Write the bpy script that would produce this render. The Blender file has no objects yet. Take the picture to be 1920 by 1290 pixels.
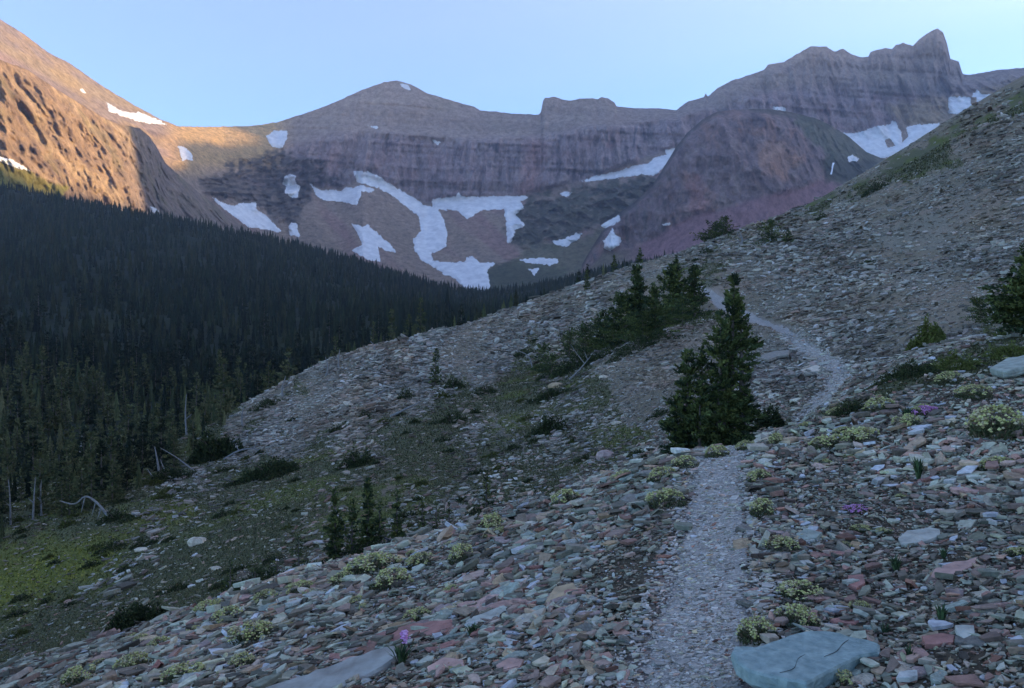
import bpy, math, random
import numpy as np
from mathutils import Vector, Matrix
R = math.radians
rng = np.random.default_rng(7)
random.seed(7)
scene = bpy.context.scene
COL = scene.collection

# ------------------------------------------------------------------ camera, sky, sun, exposure
F = 1423.0                    # focal length in photo pixels (photo 1920x1290)
CX, CY = 960.0, 645.0         # level camera: the horizon is the middle row
cam = bpy.data.cameras.new('camera'); camo = bpy.data.objects.new('camera', cam); COL.objects.link(camo)
cam.sensor_fit = 'HORIZONTAL'; cam.sensor_width = 36.0; cam.lens = 36.0 * F / 1920.0
cam.clip_start = 0.1; cam.clip_end = 20000
camo.location = (0, 0, 0); camo.rotation_euler = (R(90), 0, 0)
scene.camera = camo

SUN_EL, SUN_AZ = 12.0, 81.5   # degrees; azimuth measured from +Y (view direction) towards +X (right)
world = bpy.data.worlds.new('World'); scene.world = world; world.use_nodes = True
wn = world.node_tree.nodes; wl = world.node_tree.links
sky = wn.new('ShaderNodeTexSky'); sky.sky_type = 'NISHITA'; sky.sun_disc = False
sky.sun_elevation = R(SUN_EL); sky.sun_rotation = R(SUN_AZ)
sky.altitude = 1900; sky.air_density = 0.65; sky.dust_density = 2.0; sky.ozone_density = 2.5
wl.new(sky.outputs[0], wn['Background'].inputs[0]); wn['Background'].inputs[1].default_value = 0.15

sl = bpy.data.lights.new('sun', 'SUN'); sl.energy = 3.9; sl.angle = R(0.5); sl.color = (1.0, 0.72, 0.38)
slo = bpy.data.objects.new('sun', sl); COL.objects.link(slo)
sd = Vector((math.sin(R(SUN_AZ)) * math.cos(R(SUN_EL)), math.cos(R(SUN_AZ)) * math.cos(R(SUN_EL)), math.sin(R(SUN_EL))))
slo.rotation_euler = sd.to_track_quat('Z', 'Y').to_euler()
scene.view_settings.view_transform = 'Standard'; scene.view_settings.look = 'None'
scene.view_settings.exposure = 2.03; scene.view_settings.gamma = 1.0
scene.cycles.volume_bounces = 1; scene.cycles.max_bounces = 4; scene.cycles.diffuse_bounces = 2

# ------------------------------------------------------------------ numpy noise
def _hash(ix, iy, iz, seed):
    h = (ix.astype(np.uint32) * np.uint32(374761393) + iy.astype(np.uint32) * np.uint32(668265263)
         + iz.astype(np.uint32) * np.uint32(2147483647 & 0x7feb352d) + np.uint32(seed * 1013904223 & 0xffffffff))
    h = (h ^ (h >> np.uint32(13))) * np.uint32(1274126177)
    h = (h ^ (h >> np.uint32(15))) * np.uint32(2246822519)
    return ((h ^ (h >> np.uint32(16))) & np.uint32(0xffffff)).astype(np.float32) / 16777215.0
def noise(x, y, z=0.0, seed=0):
    x, y, z = np.broadcast_arrays(np.asarray(x, float), np.asarray(y, float), np.asarray(z, float))
    fx, fy, fz = np.floor(x), np.floor(y), np.floor(z)
    ix, iy, iz = fx.astype(np.int64), fy.astype(np.int64), fz.astype(np.int64)
    u, v, w = x - fx, y - fy, z - fz
    u, v, w = (t * t * t * (t * (t * 6 - 15) + 10) for t in (u, v, w))
    r = 0
    for dz in (0, 1):
        for dy in (0, 1):
            for dx in (0, 1):
                r = r + _hash(ix + dx, iy + dy, iz + dz, seed) * (u if dx else 1 - u) * (v if dy else 1 - v) * (w if dz else 1 - w)
    return r * 2 - 1
def fbm(x, y, z=0.0, seed=0, octv=4, gain=0.5):
    a, s, t = 1.0, 0, 0
    for o in range(octv):
        k = 2.03 ** o
        s = s + a * noise(np.asarray(x) * k, np.asarray(y) * k, np.asarray(z) * k, seed + o); t += a; a *= gain
    return s / t
def ridged(x, y, z=0.0, seed=0, octv=4):
    a, s, t = 1.0, 0, 0
    for o in range(octv):
        k = 2.03 ** o
        s = s + a * (1 - np.abs(noise(np.asarray(x) * k, np.asarray(y) * k, np.asarray(z) * k, seed + o)) * 2); t += a; a *= 0.5
    return s / t
def sstep(a, b, x):
    t = np.clip((x - a) / (b - a), 0, 1); return t * t * (3 - 2 * t)
def pw(pts):                                            # piecewise-linear function through (px, value)
    p = np.array(pts, float); return lambda x: np.interp(x, p[:, 0], p[:, 1])
def polydist(px, py, poly):                             # signed distance, positive inside
    P = np.array(poly, float); px = np.asarray(px, float); py = np.asarray(py, float)
    ins = np.zeros(px.shape, bool); d2 = np.full(px.shape, 1e18)
    for i in range(len(P)):
        x0, y0 = P[i]; x1, y1 = P[(i + 1) % len(P)]
        c = ((y0 > py) != (y1 > py)) & (px < (x1 - x0) * (py - y0) / (y1 - y0 + 1e-12) + x0); ins ^= c
        ex, ey = x1 - x0, y1 - y0; L = ex * ex + ey * ey + 1e-9
        t = np.clip(((px - x0) * ex + (py - y0) * ey) / L, 0, 1)
        d2 = np.minimum(d2, (px - x0 - t * ex) ** 2 + (py - y0 - t * ey) ** 2)
    return np.where(ins, 1, -1) * np.sqrt(d2)
def zone(px, py, poly, soft=8, rough=10, sc=14.0, seed=3):
    d = polydist(px, py, poly) + rough * fbm(np.asarray(px) / sc, np.asarray(py) / sc, 0, seed, 3)
    return sstep(-soft, soft, d)
def mixc(c, col, m):
    m = m[..., None]; return c * (1 - m) + np.array(col) * m

# ------------------------------------------------------------------ object helpers
def tag(o, label=None, cat=None, group=None, kind=None):
    if label: o['label'] = label
    if cat: o['category'] = cat
    if group: o['group'] = group
    if kind: o['kind'] = kind
    return o
def link(name, me, parent=None):
    o = bpy.data.objects.new(name, me); COL.objects.link(o)
    if parent is not None: o.parent = parent
    return o
def mesh_np(name, V, quads=None, tris=None, mat=None, color=None, smooth=False, faces=None, nface=None):
    """numpy mesh: quads (n,4) and tris (n,3), optional per-vertex colour"""
    me = bpy.data.meshes.new(name)
    V = np.asarray(V, np.float32).reshape(-1, 3); me.vertices.add(len(V)); me.vertices.foreach_set('co', V.ravel())
    loops, starts, tot, n = [], [], [], 0
    for fc, k in ((quads, 4), (tris, 3), (faces, nface)):
        if fc is None or len(fc) == 0: continue
        fc = np.asarray(fc, np.int32).reshape(-1, k); loops.append(fc.ravel())
        starts.append(n + np.arange(len(fc)) * k); n += fc.size
    loops = np.concatenate(loops); starts = np.concatenate(starts).astype(np.int32)
    me.loops.add(len(loops)); me.loops.foreach_set('vertex_index', loops)
    me.polygons.add(len(starts)); me.polygons.foreach_set('loop_start', starts)
    me.update(calc_edges=True); me.validate()
    me.polygons.foreach_set('use_smooth', np.full(len(me.polygons), smooth, bool))
    if color is not None:
        a = me.color_attributes.new('Col', 'FLOAT_COLOR', 'POINT')
        c = np.ones((len(V), 4), np.float32); c[:, :3] = color; a.data.foreach_set('color', c.ravel())
    if mat: me.materials.append(mat)
    return me
def grid_quads(nr, nc, keep=None):
    i = np.arange(nr * nc).reshape(nr, nc)
    q = np.stack([i[:-1, :-1], i[:-1, 1:], i[1:, 1:], i[1:, :-1]], -1)
    return q[keep] if keep is not None else q.reshape(-1, 4)

# ------------------------------------------------------------------ materials
def mat_new(name, rough=0.9, spec=0.2):
    m = bpy.data.materials.new(name); m.use_nodes = True
    b = m.node_tree.nodes['Principled BSDF']; b.inputs['Roughness'].default_value = rough
    b.inputs['Specular IOR Level'].default_value = spec
    return m, m.node_tree.nodes, m.node_tree.links, b
def mat_attr(name, scale, bump=0.5, bdist=1.0, var=0.35, rough=0.95, spec=0.1, tint=(1, 1, 1), scale2=None, stretch=(1, 1, 1), nrough=0.65):
    """colour attribute times object-space noise, with bump"""
    m, n, l, b = mat_new(name, rough, spec)
    at = n.new('ShaderNodeAttribute'); at.attribute_name = 'Col'
    tc = n.new('ShaderNodeNewGeometry'); mp = n.new('ShaderNodeMapping'); mp.inputs['Scale'].default_value = stretch
    l.new(tc.outputs['Position'], mp.inputs[0])
    nz = n.new('ShaderNodeTexNoise'); nz.inputs['Scale'].default_value = scale; nz.inputs['Detail'].default_value = 9; nz.inputs['Roughness'].default_value = nrough
    l.new(mp.outputs[0], nz.inputs['Vector'])
    mr = n.new('ShaderNodeMapRange'); mr.inputs['From Min'].default_value = 0.3; mr.inputs['From Max'].default_value = 0.7
    mr.inputs['To Min'].default_value = 1 - var; mr.inputs['To Max'].default_value = 1 + var
    l.new(nz.outputs[0], mr.inputs[0])
    mx = n.new('ShaderNodeVectorMath'); mx.operation = 'SCALE'
    l.new(at.outputs['Color'], mx.inputs[0]); l.new(mr.outputs[0], mx.inputs['Scale'])
    l.new(mx.outputs[0], b.inputs['Base Color'])
    bp = n.new('ShaderNodeBump'); bp.inputs['Strength'].default_value = bump; bp.inputs['Distance'].default_value = bdist
    l.new(nz.outputs[0], bp.inputs['Height']); l.new(bp.outputs[0], b.inputs['Normal'])
    return m
def mat_noise(name, c1, c2, scale, bump=0.4, bdist=0.02, rough=0.85, spec=0.2, objvar=0.0, detail=6):
    m, n, l, b = mat_new(name, rough, spec)
    tc = n.new('ShaderNodeTexCoord')
    nz = n.new('ShaderNodeTexNoise'); nz.inputs['Scale'].default_value = scale; nz.inputs['Detail'].default_value = detail; nz.inputs['Roughness'].default_value = 0.6
    l.new(tc.outputs['Object'], nz.inputs['Vector'])
    cr = n.new('ShaderNodeValToRGB'); cr.color_ramp.elements[0].position = 0.3; cr.color_ramp.elements[1].position = 0.7
    cr.color_ramp.elements[0].color = (*c1, 1); cr.color_ramp.elements[1].color = (*c2, 1)
    l.new(nz.outputs[0], cr.inputs[0])
    out = cr.outputs[0]
    if objvar:
        oi = n.new('ShaderNodeObjectInfo'); mr = n.new('ShaderNodeMapRange')
        mr.inputs['To Min'].default_value = 1 - objvar; mr.inputs['To Max'].default_value = 1 + objvar
        l.new(oi.outputs['Random'], mr.inputs[0])
        vm = n.new('ShaderNodeVectorMath'); vm.operation = 'SCALE'; l.new(out, vm.inputs[0]); l.new(mr.outputs[0], vm.inputs['Scale']); out = vm.outputs[0]
    l.new(out, b.inputs['Base Color'])
    bp = n.new('ShaderNodeBump'); bp.inputs['Strength'].default_value = bump; bp.inputs['Distance'].default_value = bdist
    l.new(nz.outputs[0], bp.inputs['Height']); l.new(bp.outputs[0], b.inputs['Normal'])
    return m
M = {}
M['rock'] = mat_attr('mountain rock', 0.06, 0.9, 12.0, 0.6, stretch=(1, 1, 0.7), nrough=0.78)
M['forest_floor'] = mat_attr('valley forest floor', 0.2, 0.5, 0.5, 0.3)
M['ground'] = mat_attr('scree ground', 9.0, 0.7, 0.03, 0.45)
M['stones'] = mat_attr('loose scree stones', 22.0, 0.8, 0.012, 0.34, rough=0.8, spec=0.25)
M['snow'] = mat_noise('old snow', (0.54, 0.54, 0.55), (0.80, 0.79, 0.78), 0.045, 0.4, 2.0, 0.7)
M['needles'] = mat_attr('conifer needles', 6.0, 0.0, 0.01, 0.3, rough=0.85, spec=0.1)
M['bark'] = mat_noise('bark', (0.07, 0.055, 0.045), (0.16, 0.13, 0.11), 12, 0.6, 0.02)
M['deadwood'] = mat_noise('weathered dead wood', (0.12, 0.115, 0.11), (0.27, 0.255, 0.24), 14, 0.6, 0.02)
M['water'] = mat_noise('falling water', (0.7, 0.74, 0.8), (0.85, 0.87, 0.9), 0.5, 0.2, 0.1)

# ------------------------------------------------------------------ near ground (one height field in polar coordinates)
def world_pt(px, py, D): return ((px - CX) / F * D, D, (CY - py) / F * D)
CP = []                                                 # control points of the scree slope: px, py, distance
CP += [(300,1290,5.6),(0,1290,8.0),(650,1290,4.4),(1000,1290,3.8),(1300,1290,3.5),(1650,1290,3.25),(1920,1290,3.0),(2300,1290,2.6),
       (1350,1120,4.6),(1350,1000,6.0),(1340,900,8.0),(1650,1120,4.4),(1650,1000,5.5),(1650,880,7.5),(1920,1100,4.0),(1920,950,5.6),(1920,800,8.0),(1920,700,11),
       (1000,1120,5.6),(700,1180,6.2),(400,1210,7.2),(1100,1000,7.2),(2300,800,7.0),(2300,620,14)]
CP += [(-200,1340,9.5),(0,1278,9.2),(200,1205,9.2),(420,1130,9.3),(620,1068,9.4),(900,995,9.6),(1100,920,9.8),(1270,852,10.0),(1400,832,10.2),(1480,805,10.6),
       (1560,765,11.2),(1700,697,12.2),(1920,637,14),(2300,560,17)]   # crest of the near bank
CP += [(0,1235,15),(200,1170,14.5),(420,1115,13.5),(620,1055,13),(900,985,12.8),(1100,915,13),(1270,860,13),(1400,840,13),(1480,812,14.5),(1560,762,16),
       (1700,690,18),(1920,625,21),(2300,520,25)]        # just behind it
CP += [(0,1120,22),(0,1020,29),(0,950,37),(0,905,55),(200,1060,23),(200,960,31),(200,900,44),(300,1000,25),(420,1000,22),(450,900,36),(450,835,52),
       (700,960,20),(700,860,31),(700,780,46),(620,720,72),(560,745,70),(910,950,17.5),(1000,870,24),(1130,800,28),(1000,760,42),(830,720,60),(830,660,85),
       (1350,835,15),(1500,795,17),(1570,700,29),(1540,660,37),(1430,610,52),(1350,560,72),(1300,720,29),(1450,720,25),(1250,620,50),
       (1150,660,62),(1150,580,95),(1000,640,90),(1000,600,112),(1320,500,105),(1500,560,58),(1500,470,105),(1700,610,34),(1700,500,66),(1700,400,110),(1920,560,32),
       (1920,460,54),(1920,330,92),(1920,230,135),(1700,320,155),(1500,420,150),(2300,400,60),(2300,200,120)]
SKY = [(-200,930,52),(0,925,50),(150,890,55),(300,845,62),(400,790,72),(480,752,80),(560,712,95),(700,664,110),(830,622,125),(1000,572,145),(1150,520,165),(1240,488,175),(1320,452,180),
       (1400,425,182),(1500,384,185),(1600,330,188),(1700,270,190),(1800,205,195),(1920,138,200),(2300,-80,210)]
CP += SKY
CP += [(a, b + 45, d * 1.35) for a, b, d in SKY] + [(a, min(b + 130, 1000) if a > 500 else b + 60, d * 2.2) for a, b, d in SKY] + [(a, 820 if a > 300 else 960, 800) for a, b, d in SKY[::3]]
cp = np.array([world_pt(*c) for c in CP])
extra = []
for az in (-75, -110, -145, 180, 145, 110, 75):         # outside the frame the same hillside simply goes on
    for r in (1.2, 4, 14, 50, 180, 600):
        x, y = r * math.sin(R(az)), r * math.cos(R(az)); extra.append((x, y, -1.62 + (0.30 if x > 0 else 0.33) * x - 0.01 * y))
extra += [(0.0, 1.3, -1.66), (0.7, 1.1, -1.6), (-0.7, 1.1, -1.82)]
cp = np.vstack([cp, np.array(extra)])
def polar(x, y): return np.arctan2(x, y), np.log(np.hypot(x, y))
class TPS:
    def __init__(s, P, lam=1e-4, wrap=True):
        th, v = polar(P[:, 0], P[:, 1]); val = P[:, 2] / np.exp(v)
        if wrap:
            th3 = np.concatenate([th, th - 2 * np.pi, th + 2 * np.pi]); keep = np.abs(th3) < 4.6
            v = np.tile(v, 3)[keep]; val = np.tile(val, 3)[keep]; th = th3[keep]
        s.A = np.stack([th * 1.6, v], 1); n = len(v)
        d = np.linalg.norm(s.A[:, None] - s.A[None], axis=2); K = d ** 2 * np.log(d + 1e-9) + lam * np.eye(n)
        Q = np.hstack([np.ones((n, 1)), s.A]); L = np.block([[K, Q], [Q.T, np.zeros((3, 3))]])
        s.w = np.linalg.solve(L, np.concatenate([val, np.zeros(3)]))
    def __call__(s, th, v):
        sh = th.shape; q = np.stack([th.ravel() * 1.6, v.ravel()], 1); out = np.zeros(len(q))
        for i in range(0, len(q), 40000):
            b = q[i:i + 40000]; d = np.sqrt(((b[:, None] - s.A[None]) ** 2).sum(2)); out[i:i + 40000] = (d ** 2 * np.log(d + 1e-9)) @ s.w[:-3] + s.w[-3] + b @ s.w[-2:]
        return (out * np.exp(q[:, 1])).reshape(sh)
near_tps = TPS(cp)
class Field:                                            # polar height grid with bilinear lookup
    def __init__(s, th, v, Z): s.th, s.v, s.Z = th, v, Z
    def z(s, x, y):
        th, v = polar(np.asarray(x, float), np.asarray(y, float))
        i = np.interp(th, s.th, np.arange(len(s.th))); j = np.interp(v, s.v, np.arange(len(s.v)))
        i0 = np.minimum(i.astype(int), len(s.th) - 2); j0 = np.minimum(j.astype(int), len(s.v) - 2); a, b = i - i0, j - j0
        Z = s.Z
        return (Z[j0, i0] * (1 - a) + Z[j0, i0 + 1] * a) * (1 - b) + (Z[j0 + 1, i0] * (1 - a) + Z[j0 + 1, i0 + 1] * a) * b
    def hit(s, px, py, rmin=2.4):                       # first crossing of the sight line through a photo pixel
        th = math.atan((px - CX) / F); c = math.cos(th)
        r = np.exp(np.linspace(math.log(rmin), s.v[-1], 1500)); x, y = r * math.sin(th), r * c
        d = s.z(x, y) - (CY - py) / F * y; k = np.argmax(d > 0)
        if not (d > 0).any(): k = int(np.argmax(d / y))
        if k > 0 and d[k] > 0 and d[k - 1] < 0:
            t = -d[k - 1] / (d[k] - d[k - 1]); xx = x[k - 1] + t * (x[k] - x[k - 1]); yy = y[k - 1] + t * (y[k] - y[k - 1])
        else: xx, yy = x[k], y[k]
        return float(xx), float(yy), float(s.z(xx, yy))
th_f = np.concatenate([np.linspace(-180, -60, 41)[:-1], np.linspace(-60, -37, 70)[:-1], np.linspace(-37, 37, 760)[:-1], np.linspace(37, 60, 70)[:-1], np.linspace(60, 180, 41)]) * math.pi / 180
v_f = np.linspace(math.log(0.7), math.log(900), 640)
TH, VV = np.meshgrid(th_f, v_f)
step = 4                                                 # the smooth base is evaluated coarsely, then interpolated
Zc = near_tps(TH[::step], VV[::step])
Z = np.stack([np.interp(v_f, v_f[::step], Zc[:, i]) for i in range(len(th_f))], 1)
Xg, Yg = np.exp(VV) * np.sin(TH), np.exp(VV) * np.cos(TH)
Rr = np.exp(VV)
trail_px = [(1305,1330),(1300,1290),(1305,1200),(1325,1100),(1340,1000),(1342,920),(1350,870),(1372,838)]
trail_px2 = [(1470,808),(1510,785),(1545,745),(1572,712),(1566,690),(1530,664),(1490,636),(1440,614),(1395,592),(1355,572),(1325,552),(1290,536)]
base_field = Field(th_f, v_f, Z.copy())
tr_a = [base_field.hit(*p) for p in trail_px]; tr_b = [base_field.hit(*p, rmin=13.5) for p in trail_px2]
tr = np.array([(0.75, 0.9, 0), (0.8, 2.2, 0)] + tr_a + tr_b)
def catmull(P, n=12):
    P = np.asarray(P, float); out = []
    for i in range(len(P) - 1):
        p0, p1, p2, p3 = P[max(i - 1, 0)], P[i], P[i + 1], P[min(i + 2, len(P) - 1)]
        for t in np.linspace(0, 1, n, endpoint=False):
            out.append(0.5 * (2 * p1 + (p2 - p0) * t + (2 * p0 - 5 * p1 + 4 * p2 - p3) * t * t + (3 * p1 - p0 - 3 * p2 + p3) * t ** 3))
    out.append(P[-1]); return np.array(out)
trc = catmull(tr[:, :2], 10)
def trail_dist(x, y):
    sh = np.shape(x); x = np.ravel(x); y = np.ravel(y); d = np.full(x.shape, 1e9)
    near = (y > 0) & (x > -3) & (x < 30) & (y < 110)
    idx = np.where(near)[0]
    for i in range(len(trc) - 1):
        a, b = trc[i], trc[i + 1]; e = b - a; L = e @ e + 1e-9
        t = np.clip(((x[idx] - a[0]) * e[0] + (y[idx] - a[1]) * e[1]) / L, 0, 1)
        d[idx] = np.minimum(d[idx], np.hypot(x[idx] - a[0] - t * e[0], y[idx] - a[1] - t * e[1]))
    return d.reshape(sh)
TD = trail_dist(Xg, Yg)
def trail_w(y): return np.interp(y, [3, 6, 10, 20, 40, 80], [0.29, 0.28, 0.29, 0.29, 0.42, 0.66])
TM = 1 - sstep(0.75, 1.5, TD / trail_w(Yg) + 0.45 * fbm(Xg * 2.2, Yg * 2.2, 0, 41, 4))
amp = np.clip(Rr * 0.012, 0.02, 1.6)
und = fbm(Xg / 3.0, Yg / 3.0, 0, 11, 3) * 0.05 + fbm(Xg / 18, Yg / 18, 0, 15, 4) * np.clip(Rr / 60, 0, 1) * 0.7 + fbm(Xg / 60, Yg / 60, 0, 19, 3) * np.clip(Rr / 120 - 0.2, 0, 1) * 1.8
und = und + fbm(Xg * 4, Yg * 4, 0, 23, 3) * 0.02 * (Rr < 40)
Z = Z + und * (1 - 0.8 * TM) - 0.05 * TM
near = Field(th_f, v_f, Z)
PXg = CX + F * Xg / np.maximum(Yg, 0.01); PYg = CY - F * Z / np.maximum(Yg, 0.01)
front = Yg > 0.5
PXg = np.where(front, PXg, -9999); PYg = np.where(front, PYg, 9999)
# what grows or lies where, as world patches located through the photograph
GREEN = [  # polygon, strength
 ([(420,1120),(300,960),(450,900),(700,770),(1000,670),(1120,680),(1240,850),(1080,920),(900,980),(620,1050)], 0.6),
 ([(-400,1010),(0,985),(200,935),(420,885),(640,850),(760,810),(880,770),(860,820),(760,880),(620,930),(560,1010),(420,1110),(300,1170),(0,1260),(-400,1400)], 0.95),
 ([(-400,1020),(0,1000),(180,960),(330,960),(260,1040),(150,1130),(0,1150),(-400,1200)], 0.95),
 ([(-400,860),(0,850),(250,840),(390,770),(440,765),(430,815),(365,850),(300,900),(200,960),(75,1000),(0,1040),(-400,1160)], 1.3),
 ([(620,870),(760,790),(850,735),(1000,690),(1040,735),(900,790),(870,840),(720,890)], 0.9),
 ([(950,700),(1000,640),(1080,620),(1330,560),(1330,590),(1180,650),(1090,680),(1000,760)], 0.6),
 ([(1500,400),(1560,350),(1640,310),(1760,255),(1920,190),(1920,215),(1760,300),(1700,335),(1620,370),(1540,398)], 0.85),
 ([(1530,800),(1560,765),(1640,725),(1750,680),(1920,615),(1960,660),(1800,700),(1640,760)], 0.85),
 ([(1300,470),(1500,400),(1500,440),(1380,475),(1330,560),(1250,600),(1200,560),(1240,500)], 0.45),
 ([(1150,880),(1280,850),(1500,800),(1500,830),(1300,870),(1200,960),(1140,940)], 0.45),
 ([(400,820),(480,770),(560,735),(520,790),(430,850),(300,920),(200,930),(250,880)], 0.7)]
def green_at(px, py):
    g = np.zeros(np.shape(px))
    for poly, s in GREEN: g = np.maximum(g, s * zone(px, py, poly, 25, 42, 45.0, 9))
    return g
GM = green_at(PXg, PYg) * (1 - TM)
fine = 0.6 * fbm(PXg / 40, PYg / 18, 0, 31, 3) + 0.9 * fbm(PXg / 9, PYg / 5, 0, 33, 4)
gmix = sstep(0.22, 0.68, GM + 0.5 * fine) * sstep(0.03, 0.15, GM)
C = np.ones(Z.shape + (3,)) * np.array((0.15, 0.132, 0.098))
C = mixc(C, (0.22, 0.17, 0.14), sstep(0.0, 0.5, fbm(Xg / 5, Yg / 5, 0, 51, 3)) * 0.6)
C = mixc(C, (0.16, 0.16, 0.14), sstep(0.0, 0.5, fbm(Xg / 7, Yg / 7, 3, 52, 3)) * 0.6)
C *= (0.40 + 0.70 * sstep(9, 40, Rr))[..., None]  # nearer ground darkened, shade between the stones put into its colour
C = mixc(C, (0.07, 0.08, 0.042), gmix * 0.85)
C = mixc(C, (0.085, 0.105, 0.02), gmix * sstep(0.1, 0.5, fbm(Xg / 4, Yg / 4, 0, 61, 3)) * 0.7)
MOSS = np.maximum(zone(PXg, PYg, [(-400,1030),(0,1015),(150,1000),(270,985),(230,1050),(130,1110),(0,1150),(-400,1200)], 25, 30, 40.0, 12), 0.8 * zone(PXg, PYg, [(230,960),(350,945),(380,965),(300,990),(230,985)], 12, 18, 25.0, 12)) * gmix
C = mixc(C, (0.105, 0.115, 0.03), MOSS * 0.85)
C = mixc(C, (0.27, 0.24, 0.23), TM * np.where(Yg > 14, 0.75, 1.0))
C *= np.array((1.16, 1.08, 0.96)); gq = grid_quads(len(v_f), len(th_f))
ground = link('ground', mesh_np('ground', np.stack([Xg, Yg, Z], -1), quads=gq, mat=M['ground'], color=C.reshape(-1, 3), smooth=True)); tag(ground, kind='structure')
def gcol_sample(x, y, A):
    f = Field(th_f, v_f, A); return f.z(x, y)
# the walked trail: its own sheet a little above the ground
rows = []; ww = trail_w(trc[:, 1])
tg = np.gradient(trc, axis=0); tg /= np.linalg.norm(tg, axis=1)[:, None] + 1e-9; nn = np.stack([tg[:, 1], -tg[:, 0]], 1)
KW = 9
offs = np.linspace(-1, 1, KW)
wv = ww[:, None] * (1 + 0.22 * fbm(np.arange(len(trc))[:, None] * 0.35, np.sign(offs)[None] * 3, 0, 77, 3))
tx = trc[:, 0:1] + nn[:, 0:1] * offs * wv; ty = trc[:, 1:2] + nn[:, 1:2] * offs * wv
tz = near.z(tx, ty) + np.where(np.abs(offs) > 0.95, -0.03, 0.012)[None] + 0.0006 * ty
tcolr = np.ones(tx.shape + (3,)) * np.array((0.33, 0.30, 0.26)) * (1 + 0.22 * fbm(tx * 3, ty * 3, 0, 8, 3))[..., None]
M['trail'] = mat_attr('trodden trail', 45.0, 0.9, 0.012, 0.5)
path = link('path', mesh_np('path', np.stack([tx, ty, tz], -1), quads=grid_quads(*tx.shape), mat=M['trail'], color=tcolr.reshape(-1, 3), smooth=True)); tag(path, kind='structure')

# ------------------------------------------------------------------ forested valley side on the left
HC = [(0,915,58),(0,830,95),(0,740,160),(0,650,260),(0,560,400),(0,470,620),(0,400,860),(0,352,1100),(0,395,1500),
      (-500,930,80),(-500,740,160),(-500,560,400),(-500,330,900),(-500,420,1500),(-1200,900,80),(-1200,700,250),(-1200,300,800),
      (200,900,80),(200,800,125),(200,700,210),(200,600,350),(200,500,560),(200,430,830),(200,391,1100),(200,430,1500),
      (400,830,120),(400,740,200),(400,640,320),(400,540,540),(400,465,850),(400,430,1120),(400,470,1500),
      (600,740,180),(600,680,270),(600,590,450),(600,520,760),(600,474,1150),(600,520,1500),
      (720,650,280),(720,590,440),(720,540,800),(720,511,1180),(720,550,1500),
      (850,640,300),(850,600,480),(850,570,800),(850,553,1200),(850,600,1600),
      (1000,600,400),(1000,570,650),(1000,546,1200),(1000,600,1600),(1150,560,500),(1150,530,800),(1150,508,1200),(1150,560,1600),
      (1300,520,500),(1300,500,800),(1300,490,1200),(1300,560,1600),(1600,520,600),(1600,480,1200),(1600,560,1700),(2200,420,700),(2200,380,1200),(2200,500,1700)]
hp = np.array([world_pt(*c) for c in HC])
hill_tps = TPS(hp, wrap=False)
th_h = np.linspace(math.atan((-900 - CX) / F), math.atan((2000 - CX) / F), 330); v_h = np.linspace(math.log(50), math.log(1750), 280)
THh, VVh = np.meshgrid(th_h, v_h); Zh = hill_tps(THh, VVh); Xh, Yh = np.exp(VVh) * np.sin(THh), np.exp(VVh) * np.cos(THh)
Zh = Zh + fbm(Xh / 60, Yh / 60, 0, 71, 3) * np.clip(np.exp(VVh) / 250, 0.3, 3.0)
hill = Field(th_h, v_h, Zh)
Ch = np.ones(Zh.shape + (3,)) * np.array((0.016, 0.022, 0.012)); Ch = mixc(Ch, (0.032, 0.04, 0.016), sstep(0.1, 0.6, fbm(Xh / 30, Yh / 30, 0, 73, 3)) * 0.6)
# the sunny meadow and bare strip above the wood
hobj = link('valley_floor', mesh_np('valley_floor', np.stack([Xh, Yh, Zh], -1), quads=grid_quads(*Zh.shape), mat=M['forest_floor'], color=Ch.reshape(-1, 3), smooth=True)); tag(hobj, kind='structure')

# ------------------------------------------------------------------ far mountains: surfaces given by distance along photographed ridges and ledges
class Wall:
    """levels = list of (py(px), D(px)) from the skyline downwards"""
    def __init__(s, levels, relief): s.lv = levels; s.relief = relief
    def base(s, px, py):
        P = [l[0](px) for l in s.lv]; D = [l[1](px) for l in s.lv]; out = D[0].copy()
        for k in range(len(P) - 1):
            t = np.clip((py - P[k]) / np.maximum(P[k + 1] - P[k], 1e-3), 0, 1); m = py >= P[k]
            out = np.where(m, D[k] * (1 - t) + D[k + 1] * t, out)
        return out
    def D(s, px, py):
        px = np.asarray(px, float); py = np.asarray(py, float)
        d = s.base(px, py); x = (px - CX) / F * d; z = (CY - py) / F * d
        return d + s.relief(px, py, x, d, z, s)
def cliffness(s, px, py, k, soft=10):
    a = s.lv[k][0](px); b = s.lv[k + 1][0](px)
    return sstep(a - soft, a + soft, py) * (1 - sstep(b - soft, b + soft, py))
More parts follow.
